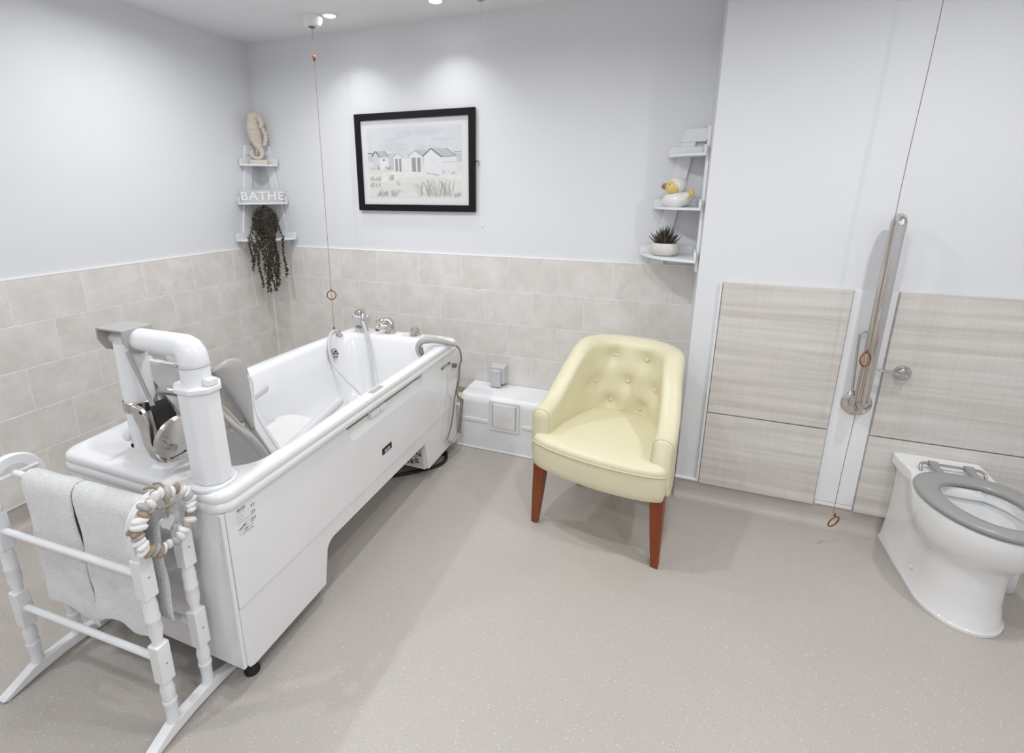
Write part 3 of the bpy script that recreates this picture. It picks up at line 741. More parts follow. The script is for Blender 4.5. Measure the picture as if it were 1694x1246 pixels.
# badges and prints on the side panel
b = G().box((1.578, -1.078, 0.384), (1.5805, -1.003, 0.414)).build('badge', M['black'], bath, bev=0.001)
RY = Matrix.Rotation(PI/2, 4, 'Z') @ Matrix.Rotation(PI/2, 4, 'X')
text_part('eco', 0.030, 0.0003, Matrix.Translation((1.5808, -1.040, 0.398)) @ RY, M['plastic'], 'badge_letters', b)
b = G().box((1.578, -0.482, 0.566), (1.5805, -0.370, 0.581)).build('badge_strip', M['taupe'], bath, bev=0.001)
for i in range(7): G().box((1.5805, -0.452+i*0.0075, 0.570), (1.5809, -0.447+i*0.0075, 0.5765)).build('badge_mark', M['plastic'], b, smooth=False)
st = G()
def sq(y0, y1, z0, z1): st.add([(1.5786, y0, z0), (1.5786, y1, z0), (1.5786, y1, z1), (1.5786, y0, z1)], [(0,1,2,3)])
for k, (w, x) in enumerate(((0.040, 0), (0.032, 0), (0.036, 0), (0.075, 0), (0.040, .02), (0.05, 0), (0.045, .01), (0.06, .005))):
    sq(-1.826+x, -1.826+x+w*0.8, 0.600-k*0.010, 0.6015-k*0.010)
rn = random.Random(2)
for k in range(34): 
    y = -1.825+rn.random()*0.05; z = 0.522+rn.random()*0.035; sq(y, y+0.003+rn.random()*0.006, z, z+0.0018)
for k in range(3): sq(-1.772, -1.760, 0.600-k*0.022, 0.6025-k*0.022); sq(-1.772, -1.769, 0.592-k*0.022, 0.6025-k*0.022); sq(-1.763, -1.760, 0.592-k*0.022, 0.6025-k*0.022)
st.build('instruction_print', M['greyplastic'], bath, smooth=False, fix=False)
text_part('eco', 0.020, 0.0001, Matrix.Translation((1.5786, -1.806, 0.613)) @ RY, M['ink'], 'instruction_logo', bath)
# rim slot, overflow, taps, controls
sl = G().tube([(1.563, -1.115, 0.6900), (1.563, -1.035, 0.6900)], 0.013, 12, squash=0.25).build('rim_slot', M['greyplastic'], bath)
ov = G().lathe([(0.034, 0), (0.034, 0.006), (0.028, 0.012), (0.018, 0.013)], (0.958, -0.575, 0.612), 22, Matrix.Rotation(PI/2-0.15, 3, 'Y')).build('overflow', M['chrome'], bath)
for k in range(5):
    a = 2*PI*k/5
    G().ell((0.9725, -0.575+0.017*math.cos(a), 0.612+0.017*math.sin(a)), (0.003, 0.0055, 0.0055), 8, 6).build('overflow_hole', M['black'], ov)
tp = G().lathe([(0.034, 0), (0.034, 0.006), (0.026, 0.012), (0.025, 0.058), (0.022, 0.066)], (1.172, -0.318, RZ), 22).build('mixer_tap', M['chrome'], bath)
G().tube(smooth_path([(1.185, -0.318, RZ+0.062), (1.170, -0.322, RZ+0.078), (1.135, -0.338, RZ+0.080), (1.100, -0.355, RZ+0.068)], 5), [0.024]*4+[0.022]*4+[.018]*4+[.014]*4, 12, squash=0.55).build('tap_lever', M['chrome'], tp)
G().tube([(1.165, -0.325, RZ+0.045), (1.13, -0.365, RZ+0.046), (1.118, -0.378, RZ+0.036)], [0.016, 0.013, 0.011], 12).build('tap_spout', M['chrome'], tp)
pa = G().prism([(x, y) for x, y in rrect(1.255, 1.515, -0.345, -0.285, 0.022, 5, 1)], lambda a, b: (a, b, RZ-0.0005), lambda a, b: (a, b, RZ+0.003)).build('control_plate', M['pale_y'], bath)
G().lathe([(0.036, 0.003), (0.036, 0.008), (0.027, 0.012), (0.026, 0.034), (0.020, 0.048), (0.008, 0.053)], (1.335, -0.314, RZ), 20).build('control_dial', M['chrome'], pa)
for (a, b_, c, d) in ((1.398,1.408,-.335,-.297),(1.418,1.428,-.335,-.297),(1.440,1.478,-.336,-.330),(1.440,1.446,-.336,-.300),(1.455,1.468,-.318,-.302)):
    G().box((a, c, RZ+0.003), (b_, d, RZ+0.0034)).build('control_mark', M['greyplastic'], pa, smooth=False)
kn = G().lathe([(0.012, 0), (0.012, 0.013), (0.010, 0.015)], (1.075, -0.305, RZ), 14).build('cap', M['brown'], bath)
G().lathe([(0.012, 0.015), (0.008, 0.018)], (1.075, -0.305, RZ), 14).build('cap_ring', M['chrome'], kn)
ho = G().loft([[(0.992+x, -0.345+y, RZ+z) for x, y in rrect(-w, w, -d, d, 0.014, 4, 2)] for z, w, d in ((0, .036, .028), (.030, .034, .026), (.055, .044, .030), (.092, .050, .033))], True, False).build('shower_holder', M['lgrey'], bath, ang=50)
G().torus((0.992, -0.345, RZ+0.092), 0.044, 0.007, (0, 0, 1), 28, 8, 0.66).build('holder_lip', M['plastic'], ho)
G().ell((0.992, -0.373, RZ+0.034), (0.024, 0.006, 0.008), 12, 8).build('holder_slot', M['taupe'], ho)
G().box((0.955, -0.372, RZ+0.060), (1.028, -0.318, RZ+0.084)).build('holder_well', M['greyplastic'], ho, bev=0.004)
# bottom waste
G().lathe([(0.026, 0), (0.026, 0.003), (0.010, 0.005)], (1.23, -0.80, 0.2455), 18).build('waste', M['chrome'], bath)

# hand shower and hose
t = thing('hand_shower', 'chrome hand shower with white hose hanging into the bath', 'shower', (0.992, -0.345, RZ+0.09))
G().lathe([(0.030, 0), (0.034, 0.012), (0.026, 0.028), (0.014, 0.034)], (0.990, -0.345, RZ+0.100), 20, Matrix.Rotation(-0.25, 3, 'Y')).build('shower_head', M['chrome'], t)
G().tube([(1.005, -0.350, RZ+0.118), (1.028, -0.372, RZ+0.112), (1.040, -0.395, RZ+0.090), (1.048, -0.408, RZ+0.060)], [0.014, 0.015, 0.013, 0.010], 12).build('shower_handle', M['chrome'], t)
hp = smooth_path([(1.046, -0.406, 0.765), (1.080, -0.425, 0.700), (1.103, -0.44, 0.628), (1.133, -0.47, 0.532), (1.161, -0.50, 0.418), (1.19, -0.54, 0.33), (1.25, -0.62, 0.27), (1.32, -0.72, 0.262), (1.33, -0.80, 0.275), (1.28, -0.76, 0.35), (1.19, -0.66, 0.43), (1.08, -0.629, 0.492), (0.985, -0.616, 0.569), (0.955, -0.605, 0.632), (0.932, -0.575, 0.688), (0.920, -0.535, 0.718), (0.917, -0.500, 0.724), (0.920, -0.478, 0.708), (0.922, -0.470, 0.692)], 8)
G().tube(hp, 0.0082, 10).build('hose', M['hose'], t)
G().lathe([(0.020, 0), (0.020, 0.004), (0.012, 0.009), (0.011, 0.024)], (0.922, -0.468, RZ), 16).build('hose_fitting', M['chrome'], t)

# wired hand control over the rim
t = thing('hand_control', 'grey wired hand control hooked over the bath rim, coiled cable below', 'remote control', (1.53, -0.47, RZ))
hk = smooth_path([(1.480, -0.505, 0.636), (1.458, -0.498, 0.650), (1.448, -0.490, 0.680), (1.460, -0.480, 0.712), (1.500, -0.462, 0.722), (1.550, -0.437, 0.716), (1.592, -0.415, 0.703), (1.628, -0.398, 0.690)], 6)
rr = [0.010+0.007*math.sin(PI*min(1, i/len(hk)*1.05)) for i in range(len(hk))]
G().tube(hk, rr, 12, squash=1.0).build('hook_body', M['greyplastic'], t)
G().tube([(1.483, -0.509, 0.655), (1.472, -0.503, 0.668), (1.470, -0.497, 0.690)], [0.010, 0.013, 0.010], 10).build('hook_pad', M['taupe'], t)
cb = smooth_path([(1.626, -0.398, 0.690), (1.640, -0.372, 0.655), (1.636, -0.345, 0.590), (1.618, -0.330, 0.540), (1.612, -0.330, 0.450), (1.606, -0.345, 0.40), (1.606, -0.320, 0.345), (1.612, -0.285, 0.325)], 7)
G().tube(cb, 0.0042, 8).build('cable', M['taupe'], t)
lp = smooth_path([(1.608, -0.332, 0.45), (1.604, -0.36, 0.385), (1.602, -0.385, 0.30), (1.600, -0.41, 0.22), (1.594, -0.455, 0.148)], 7)
G().tube(lp, 0.0042, 8).build('cable_return', M['taupe'], t)
co = []
A, B = Vector((1.612, -0.285, 0.325)), Vector((1.606, -0.322, 0.125)); ax = (B-A).normalized(); u = ax.orthogonal().normalized(); w = ax.cross(u)
for i in range(26*8+1):
    a = 2*PI*i/8; co.append(A.lerp(B, i/(26*8)) + (u*math.cos(a)+w*math.sin(a))*0.0085)
G().tube(co, 0.0024, 5).build('coiled_cable', M['taupe'], t)
G().tube(smooth_path([B, (1.604, -0.36, 0.105), (1.600, -0.405, 0.105), (1.592, -0.458, 0.143)], 6), 0.0085, 10).build('cable_sleeve', M['greyplastic'], t)
G().box((1.5785, -0.345, 0.535), (1.602, -0.322, 0.556)).build('cable_clip', M['taupe'], t, bev=0.003)
# mains cable on the floor under the bath
cp = smooth_path([(1.30, -0.75, 0.010), (1.42, -0.66, 0.010), (1.50, -0.585, 0.010), (1.56, -0.515, 0.010), (1.575, -0.450, 0.010), (1.555, -0.40, 0.020), (1.49, -0.36, 0.05), (1.44, -0.34, 0.10)], 8)
tag(G().tube(cp, 0.0095, 10).build('power_cable', M['black']), 'thick black cable curling on the floor under the bath', 'cable')

# ------------------------------------------------------------------ bath hoist with transfer seat
hs = thing('bath_hoist', 'white post hoist with transfer seat fixed on the bath deck', 'hoist', (1.498, -1.815, RZ))
hx, hy = 1.498, -1.815
G().lathe([(0.062, 0.0), (0.062, 0.008), (0.058, 0.012)], (hx, hy, RZ), 32).build('base_flange', M['pvc'], hs)
octo = []
for a in range(8):
    q = PI/8 + a*PI/4; octo.append((0.060*math.cos(q), 0.050*math.sin(q)))
G().prism([(hx+a, hy+b) for a, b in octo], lambda a, b: (a, b, RZ+0.011), lambda a, b: (a-0.006, b, 0.985)).build('column', M['pvc'], hs, bev=0.008, seg=3)
G().prism([(hx-0.006+a*1.16, hy+b*1.12) for a, b in octo], lambda a, b: (a, b, 0.975), lambda a, b: (a, b, 0.992)).build('column_cap', M['pvc'], hs, bev=0.005, seg=3)
G().box((hx+0.030, hy-0.012, 0.992), (hx+0.056, hy+0.018, 1.012)).build('cap_lug', M['pvc'], hs, bev=0.004)
tx = hx-0.006
G().cyl((tx, hy, 0.985), (tx, hy, 1.050), 0.0375, n=28).build('mast', M['pvc'], hs)
G().lathe([(0.0385, 0), (0.0405, 0.004), (0.0385, 0.008)], (tx, hy, 1.042), 28, cap0=False, cap1=False).build('mast_seam', M['lgrey'], hs)
el = [(tx, hy, 1.050), (tx, hy, 1.062), (tx-0.003, hy, 1.076), (tx-0.012, hy, 1.088), (tx-0.026, hy, 1.094), (tx-0.045, hy, 1.095), (1.27, hy, 1.095)]
arm = G().tube(el, [.0375,.0378,.037,.036,.034,.0325,.0315], 24).build('swing_arm', M['pvc'], hs)
G().lathe([(0.006, 0), (0.006, 0.004), (0.004, 0.006)], (tx-0.020, hy-0.0365, 1.052), 10, Matrix.Rotation(PI/2, 3, 'X')).build('bolt', M['chrome'], arm)
vx = 1.243
g = G()
for k, (dx, col) in enumerate(((-0.060, 0), (0.045, 0))):
    pl = [(-0.046, 1.128), (0.040, 1.128), (0.044, 1.110), (0.038, 1.075), (0.020, 1.055), (-0.005, 1.052), (-0.030, 1.064), (-0.046, 1.095)]
    G().prism(pl, lambda a, b: (vx+dx, hy+a, b), lambda a, b: (vx+dx+0.006, hy+a, b)).build('yoke_plate', M['greyplastic'], hs, bev=0.002)
G().box((vx-0.058, hy-0.046, 1.124), (vx+0.051, hy+0.040, 1.130)).build('yoke_top', M['greyplastic'], hs, bev=0.002)
G().cyl((vx-0.054, hy, 1.090), (vx+0.045, hy, 1.090), 0.020, n=20).build('pivot_bar', M['plastic'], hs)
G().tube([(vx, hy, 1.085), (vx+0.001, hy, 0.94), (vx+0.004, hy, 0.765)], [0.038, 0.040, 0.041], 24).build('drop_tube', M['pvc'], hs)
G().lathe([(0.0425, -0.016), (0.0445, -0.014), (0.0445, 0.014), (0.0425, 0.016)], (vx+0.002, hy, 0.893), 26, cap0=False, cap1=False).build('clamp_band', M['steel'], hs)
br = [(0.030, 0.912), (0.066, 0.905), (0.086, 0.885), (0.094, 0.850), (0.090, 0.800), (0.110, 0.765), (0.140, 0.748), (0.108, 0.745), (0.078, 0.755), (0.058, 0.790), (0.052, 0.840), (0.036, 0.870)]
G().prism([(vx+a, b) for a, b in br], lambda a, b: (a, hy-0.050, b), lambda a, b: (a, hy-0.036, b)).build('clamp_bracket', M['steel'], hs, bev=0.003)
G().prism([(vx+0.085, 0.915), (vx+0.118, 0.870), (vx+0.120, 0.79), (vx+0.135, 0.75), (vx+0.10, 0.78), (vx+0.095, 0.85)], lambda a, b: (a, hy-0.030, b), lambda a, b: (a, hy+0.02, b)).build('bracket_dark_gap', M['black'], hs)  # black solid stands in for the dark shaded gap beside the hinge disc
for z in (0.895,): G().ell((vx+0.074, hy-0.051, z), (0.006, 0.003, 0.006), 8, 6).build('bolt', M['black'], hs)
dsc = G().lathe([(0.062, 0), (0.064, 0.004), (0.064, 0.012), (0.060, 0.015)], (vx+0.146, hy-0.008, 0.812), 28, Matrix.Rotation(-PI/2, 3, 'Z') @ Matrix.Rotation(PI/2-0.2, 3, 'X')).build('hinge_disc', M['steel'], hs)
G().cyl((vx+0.128, hy-0.045, 0.822), (vx+0.165, hy-0.045, 0.822), 0.008, n=10).build('bolt', M['chrome'], hs)
G().cyl((vx+0.128, hy-0.035, 0.795), (vx+0.165, hy-0.035, 0.795), 0.011, n=10).build('bolt', M['chrome'], hs)
kb = G().lathe([(0.013, 0), (0.014, 0.006), (0.010, 0.010)], (vx-0.018, hy-0.040, 0.800), 16, Matrix.Rotation(PI/2, 3, 'X')).build('knob', M['plastic'], hs)
G().ell((vx-0.006, hy-0.041, 0.772), (0.006, 0.003, 0.007), 8, 6).build('socket', M['black'], hs)
G().box((-0.008, -0.002, 0), (0.008, 0.002, 0.165), Matrix.Rotation(-0.40, 3, 'Y'), (vx+0.105, hy-0.034, 0.915)).build('strap', M['greyplastic'], hs, smooth=False)
G().tube(smooth_path([(vx+0.04, -1.775, 0.925), (1.34, -1.765, 0.920), (1.405, -1.745, 0.905), (1.425, -1.705, 0.860), (1.428, -1.655, 0.775), (1.428, -1.60, 0.690), (1.42, -1.55, 0.60)], 6), 0.0145, 14).build('seat_frame_tube', M['steel'], hs)
G().tube(smooth_path([(1.04, -1.60, 0.74), (1.12, -1.68, 0.735), (1.25, -1.705, 0.735), (1.36, -1.68, 0.745), (1.425, -1.62, 0.765)], 6), 0.0125, 12).build('seat_frame_hoop', M['steel'], hs)
# moulded seat: back with wings, and the pan
sx, hw = 1.222, 0.182
def back_pt(u, v):
    # v 0 top .. 1 bottom ; u -1..1
    y = -1.700 + 0.235*v; z = 0.985 - 0.500*v
    top = 0.060*abs(u)**5*max(0, 1-v*3.5)
    fl = sstep(0.66, 1.0, abs(u))
    wing = 0.030 + 0.062*math.exp(-((v-0.20)/0.17)**2)
    nrm = Vector((0, 0.905, 0.425))
    p = Vector((sx + hw*u, y - 0.020*(1-u*u), z - top)) + nrm*wing*fl
    p.x += 0.012*fl*(1 if u > 0 else -1)
    return p
nu, nv = 36, 30
vs = []; fs = []
for i in range(nv+1):
    for j in range(nu+1): vs.append(back_pt(-1+2*j/nu, i/nv))
for i in range(nv):
    for j in range(nu): a = i*(nu+1)+j; fs.append((a, a+1, a+nu+2, a+nu+1))
G().add(vs, fs).build('seat_back', M['shell'], hs, solid=0.010, ang=80)
for s in (1, -1):
    wv = []; wf = []
    m = 18
    for i in range(m+1):
        f = i/m; v = 0.0 + 0.52*f
        a = back_pt(0.72*s, v); a.x = sx + s*(hw+0.004)
        w_ = 0.096*math.sqrt(max(0.0, 1-(max(0, (0.22-f)/0.22))**2))*(1-max(0, (f-0.22)/0.78)**1.6) + 0.004
        for k in range(6):
            q = k/5; wv.append(a + Vector((0.010*s*math.sin(PI*q), 0.905*w_*q, 0.425*w_*q)))
    for i in range(m):
        for k in range(5): q = i*6+k; wf.append((q, q+1, q+7, q+6))
    G().add(wv, wf).build('wing', M['greyplastic'], hs, solid=0.010, ang=80)
for s in (1, -1):
    bd = []
    for i in range(13):
        v = 0.06 + 0.80*i/12; p = back_pt(0.90*s, v); p.x = sx + s*(hw+0.008) - (0.006 if s > 0 else 0); f = 0.020
        n_f = Vector((0, 0.905, 0.425)); bd.append([p - n_f*f, p + n_f*f, p + n_f*f + Vector((0.010*s, 0, 0)), p - n_f*f + Vector((0.010*s, 0, 0))])
    G().loft(bd).build('edge_band', M['pvc'], hs, bev=0.003)
G().prism(rrect(1.06, 1.41, -1.46, -1.08, 0.08, 6, 3), lambda a, b: (a, b, 0.475), lambda a, b: (a, b, 0.505)).build('seat_pan', M['shell'], hs, bev=0.010, seg=3)
for s, x in ((1, 1.437), (-1, 1.040)):
    G().tube([(x-0.01*s, -1.500, 0.585), (x, -1.40, 0.604), (x, -1.28, 0.628), (x, -1.17, 0.650), (x, -1.155, 0.653), (x, -1.146, 0.655)], [0.014, 0.018, 0.0205, 0.021, 0.018, 0.010], 16).build('armrest', M['lgrey'], hs)

# ------------------------------------------------------------------ towel rack
RA = -math.atan2(-0.027, 0.57)
rk = thing('towel_rack', 'white turned-wood towel rack standing by the bath end', 'towel rack', (0.9, -2.056, 0), RA, local=True)
FY, RYY, LX = 0.0, 0.118, 0.572
def post(x, y, ztop):
    g = G()
    g.box((x-0.0185, y-0.0185, 0.470), (x+0.0185, y+0.0185, 0.592))
    g.box((x-0.0185, y-0.0185, 0.192), (x+0.0185, y+0.0185, 0.318))
    pf = [(.0175,.045),(.0150,.075),(.0165,.110),(.0185,.116),(.0185,.124),(.0160,.128),(.0185,.160),(.0130,.196)]
    g.lathe(pf, (x, y, 0), 14)
    pf = [(.0150,.314),(.0125,.330),(.0190,.365),(.0170,.392),(.0190,.396),(.0190,.406),(.0170,.410),(.0180,.440),(.0140,.474)]
    g.lathe(pf, (x, y, 0), 14)
    g.lathe([(.0150,.588),(.0185,.600),(.0175,.610),(.0150,.616)], (x, y, 0), 14)
    return g.build('post', M['rackw'], rk, bev=0.004, seg=2)
for x in (0, LX):
    for y in (FY, RYY): post(x, y, 0.6)
    # arch on the posts
    cy_, ro, ri = (FY+RYY)/2, 0.079, 0.047
    hgt = 0.612
    outer = [(cy_-ro, hgt)] + [(cy_-ro*math.cos(PI*k/16), hgt+0.045+0.088*math.sin(PI*k/16)) for k in range(17)] + [(cy_+ro, hgt)]
    inner = [(cy_+ri, hgt)] + [(cy_+ri*math.cos(PI*k/16), hgt+0.045+0.056*math.sin(PI*k/16)) for k in range(17)] + [(cy_-ri, hgt)]
    n = len(outer); vs = []; fs = []
    for xx in (x-0.0125, x+0.0125):
        vs += [(xx, a, b) for a, b in outer] + [(xx, a, b) for a, b in inner[::-1]]
    for k in range(n-1):
        fs += [(k, k+1, n+k+1, n+k), (2*n+k, 3*n+k, 3*n+k+1, 2*n+k+1), (k, 2*n+k, 2*n+k+1, k+1), (n+k, n+k+1, 3*n+k+1, 3*n+k)]
    fs += [(0, n, 3*n, 2*n), (n-1, 3*n-1, 4*n-1, 2*n-1)]
    ar = G().add(vs, fs).build('arch', M['rackw'], rk, bev=0.004, seg=2)
    G().tube([(x, cy_-0.064*math.cos(PI*k/20), 0.657+0.073*math.sin(PI*k/20)) for k in range(21)], 0.0165, 8, squash=0.35).build('arch_bead', M['rackw'], ar)
    # sled foot
    yc = cy_
    fp = [(yc-0.155, 0.001), (yc-0.168, 0.010), (yc-0.075, 0.048), (yc+0.075, 0.048), (yc+0.168, 0.010), (yc+0.155, 0.001), (yc+0.075, 0.012), (yc, 0.016), (yc-0.075, 0.012)]
    G().prism(fp, lambda a, b: (x-0.016, a, b), lambda a, b: (x+0.016, a, b)).build('foot', M['rackw'], rk, bev=0.003)
    for y in (FY, RYY):
        for z in (0.535, 0.255):
            G().ell((x+(0.0186 if x else -0.0186), y, z), (0.0012, 0.0025, 0.0025), 8, 6).build('screw', M['taupe'], rk)
TRZ = 0.690
for (y, z) in ((FY, 0.535), (FY, 0.262), (RYY, 0.262), (cy_, TRZ)):
    G().cyl((0.01, y, z), (LX-0.01, y, z), 0.0095, n=14).build('rail', M['rackw'], rk)
G().tube([(0.012, cy_-0.06, TRZ-0.002), (0.012, cy_+0.06, TRZ-0.002)], 0.006, 8).build('arch_stay', M['rackw'], rk)
# towels draped over the top rail
def towel(label, xa, xb, drop_f, drop_b, seed, thick=0.014, slant=0.0):
    tw = thing('towel', label, 'towel', (0.9, -2.056, 0), RA, group='folded white towels on the rack', local=True)
    rn = random.Random(seed); ph = [rn.random()*6 for _ in range(6)]
    nn = 46; mm = 26
    def base(s):    # s -drop_f .. drop_b, along the drape
        r = 0.020
        if s < -r*PI/2: return (cy_-r-0.004, TRZ+0.004 + (s + r*PI/2)) , (-1, 0)
        if s > r*PI/2: return (cy_+r+0.003, TRZ+0.004 - (s - r*PI/2)), (1, 0)
        a = s/r
        return (cy_ + r*math.sin(a), TRZ+0.004 + r*math.cos(a)), (math.sin(a), math.cos(a))
    vs = []; fs = []
    for side in (0, 1):
        for i in range(nn+1):
            for j in range(mm+1):
                u = j/mm; x = xa + (xb-xa)*u
                df = drop_f*(1 - slant*(1-u)) ; sl_ = -df + (df+drop_b)*i/nn
                (y, z), (ny, nz) = base(sl_)
                q = min(1, abs(sl_)/0.25)
                off = (0.004*math.sin(x*26+ph[0]+sl_*4) + 0.003*math.sin(x*47+ph[1]-sl_*9) + 0.0035*math.sin(sl_*31+ph[2]+x*8))*q
                edge = min(u, 1-u, 0.06)/0.06; e2 = min(i, nn-i, 2)/2
                th = thick*0.5*math.sqrt(max(0.02, edge))*(0.3+0.7*e2)
                d = off + (th if side == 0 else -th)
                wob = 0.0015*math.sin(sl_*22+ph[3])*q*(1 if u > .5 else -1)*abs(2*u-1)
                vs.append((x + wob, y + ny*d, z + nz*d + (0.004*math.sin(x*40+ph[4]) if i in (0, nn) else 0)))
    N = (nn+1)*(mm+1)
    for i in range(nn):
        for j in range(mm):
            a = i*(mm+1)+j; fs.append((a, a+1, a+mm+2, a+mm+1)); fs.append((N+a, N+a+mm+1, N+a+mm+2, N+a+1))
    for i in range(nn):
        a = i*(mm+1); fs.append((a, a+mm+1, N+a+mm+1, N+a)); b2 = a+mm; fs.append((b2, N+b2, N+b2+mm+1, b2+mm+1))
    for j in range(mm): fs.append((j, N+j, N+j+1, j+1)); c = nn*(mm+1)+j; fs.append((c, c+1, N+c+1, N+c))
    G().add(vs, fs).build('terry_cloth', M['towel'], tw, ang=75)
    z0 = TRZ - drop_f + 0.09
    return tw
towel('folded white towel at the plain arch end of the rack', 0.085, 0.2905, 0.478, 0.36, 4, slant=0.10)
towel('folded white towel next to the pebble wreath on the rack', 0.2925, 0.540, 0.455, 0.42, 9, slant=0.04)

# pebble wreath
wc = Vector((1.514, -1.977, 0.678))
t = thing('pebble_wreath', 'ring of white, grey and brown pebbles with a stone heart on the rack', 'wreath', tuple(wc))
G().torus(wc, 0.074, 0.003, (1, 0, 0), 36, 6).build('wire_ring', M['steel'], t)
rn = random.Random(21)
seq = 'wwgwwbwgwwwgbwwbgwwwbgbwwgwwgwbw'
np_ = len(seq)
for i, c in enumerate(seq):
    a = 2*PI*i/np_; R0 = 0.074 + rn.uniform(-.004, .004)
    p = wc + Vector((rn.uniform(-.004, .006), R0*math.cos(a), R0*math.sin(a)))
    Rm = Matrix.Rotation(a, 3, 'X') @ Matrix.Rotation(rn.uniform(-.5, .5), 3, 'Z') @ Matrix.Rotation(rn.uniform(-.4, .4), 3, 'X')
    s = rn.uniform(0.9, 1.2)
    G().ell(p, (0.0115*s, 0.0175*s, 0.0088*s), 10, 7, Rm).build('pebble', M['peb_'+c], t)
    if i % 3 == 0:
        p2 = p + Vector((-0.011, rn.uniform(-.006, .006), rn.uniform(-.006, .006)))
        G().ell(p2, (0.010*s, 0.014*s, 0.008*s), 9, 6, Rm).build('pebble', M['peb_'+rn.choice('wwgb')], t)
G().tube(smooth_path([(1.466, -1.985, 0.762), (1.490, -1.978, 0.768), (1.516, -1.972, 0.758), (1.528, -1.975, 0.728), (1.528, -1.978, 0.692)], 5), 0.0035, 7).build('twine', M['twine'], t)
G().tube(smooth_path([(1.470, -1.962, 0.764), (1.496, -1.960, 0.768), (1.522, -1.966, 0.748), (1.529, -1.974, 0.715)], 5), 0.003, 7).build('twine', M['twine'], t)
G().tube(smooth_path([(1.527, -2.000, 0.730), (1.532, -1.977, 0.724), (1.530, -1.955, 0.720)], 4), 0.004, 7).build('twine_knot', M['twine'], t)
hp_ = []
for k in range(28):
    a = 2*PI*k/28; hxx = 16*math.sin(a)**3; hyy = 13*math.cos(a)-5*math.cos(2*a)-2*math.cos(3*a)-math.cos(4*a)
    hp_.append((hxx*0.00115, hyy*0.00135))
G().prism(hp_, lambda a, b: (1.520, -1.981+a, 0.676+b), lambda a, b: (1.530, -1.981+a, 0.676+b)).build('stone_heart', M['heart'], t, bev=0.003)

# ------------------------------------------------------------------ cream tub chair
CA = math.atan2(-0.1877, 0.98223)
ch = thing('tub_chair', 'cream buttoned leather tub chair with chestnut wooden legs', 'chair', (2.4555, -0.8195, 0), CA, local=True)
Wd, Ystr, Dp, nexp = 0.252, 0.19, 0.268, 2.7
raw = []
for k in range(13): raw.append(Vector((-Wd - 0.006*(1-k/12), -0.005 + (Ystr+0.005)*k/12, 0)))
for k in range(1, 60):
    a = PI - PI*k/60
    cxx = math.cos(a); sxx = math.sin(a)
    raw.append(Vector((Wd*math.copysign(abs(cxx)**(2/nexp), cxx), Ystr + Dp*abs(sxx)**(2/nexp), 0)))
for k in range(13): raw.append(Vector((Wd + 0.006*(k/12), Ystr - (Ystr+0.005)*k/12, 0)))
for q in raw: q.x *= 1 - 0.20*sstep(0.06, 0.44, q.y)
# resample evenly
L = [0]
for a, b in zip(raw[:-1], raw[1:]): L.append(L[-1] + (b-a).length)
NS = 110; cl = []
for i in range(NS+1):
    s = L[-1]*i/NS; k = 0
    while k < len(L)-2 and L[k+1] < s: k += 1
    f = (s-L[k])/max(1e-9, L[k+1]-L[k]); cl.append(raw[k].lerp(raw[k+1], f))
BTN = [(-.085, .715), (.070, .715), (-.150, .590), (-.010, .592), (.130, .590), (-.080, .488), (.066, .486)]
CRE = [((-.080,.715),(-.165,.590)), ((-.080,.715),(-.062,.79)), ((.078,.715),(.098,.62)), ((.078,.715),(.086,.79)), ((.078,.715),(-.004,.592)), ((-.004,.592),(.076,.486)), ((-.165,.590),(-.080,.488)), ((.155,.590),(.076,.486))]
def ztop(p):
    return 0.575 + 0.235*sstep(0.02, 0.40, p.y)**1.05 - 0.012*(abs(p.x)/0.25)**6*sstep(.3, .4, p.y)
rings = []; NZ = 22
for i, p in enumerate(cl):
    tn = (cl[min(NS, i+1)] - cl[max(0, i-1)]).normalized(); no = Vector((-tn.y, tn.x, 0))
    if no.dot(p - Vector((0, 0.15, 0))) < 0: no = -no
    zt = ztop(p); zb = 0.335; bk = sstep(0.25, 0.42, p.y)
    th = 0.041 + 0.006*bk
    lean = (0.055*bk + 0.006)*(0.35 + 0.65*abs(no.y))
    endf = min(1, min(i, NS-i)/3.0); endr = math.sqrt(1-(1-endf)**2) if endf < 1 else 1
    ring_ = []
    def place(z, side, d=0.0):
        f = (z-zb)/(0.80-zb)
        c = p + no*(lean*f)
        q = c + no*(side*th + d); return Vector((q.x, q.y, z))
    # inner face from bottom to top
    for k in range(NZ+1):
        z = zb + (zt-0.030-zb)*k/NZ
        d = 0.0
        if bk > 0.05:
            xx = place(z, -1).x
            tuft = 0
            for bx, bz in BTN:
                r2 = ((xx-bx)/0.034)**2 + ((z-bz)/0.034)**2
                tuft += math.exp(-r2*0.75)
            best = 9
            for (ax_, az_), (bx_, bz_) in CRE:
                vx_, vz_ = bx_-ax_, bz_-az_; q = max(0, min(1, ((xx-ax_)*vx_+(z-az_)*vz_)/(vx_*vx_+vz_*vz_)))
                best = min(best, math.hypot(xx-ax_-q*vx_, z-az_-q*vz_))
            d = 0.026*min(1, tuft) + 0.005*math.exp(-(best/0.007)**2) - 0.008
            d *= bk
        ring_.append(place(z, -1, d))
    for k in range(1, 8):
        a = PI*k/8; z = zt-0.030 + 0.030*math.sin(a)
        f = (z-zb)/(0.80-zb); c = p + no*(lean*f) - no*(th*math.cos(a)); ring_.append(Vector((c.x, c.y, z)))
    for k in range(NZ+1):
        z = (zt-0.030) - (zt-0.030-zb)*k/NZ; ring_.append(place(z, 1))
    if endf < 1:
        cc = Vector((p.x + no.x*lean*0.5, p.y, 0))
        ring_ = [Vector((cc.x + (q.x-cc.x)*(0.80+0.20*endr), q.y, 0.45+(q.z-0.45)*(0.94+0.06*endr))) for q in ring_]
    rings.append(ring_)
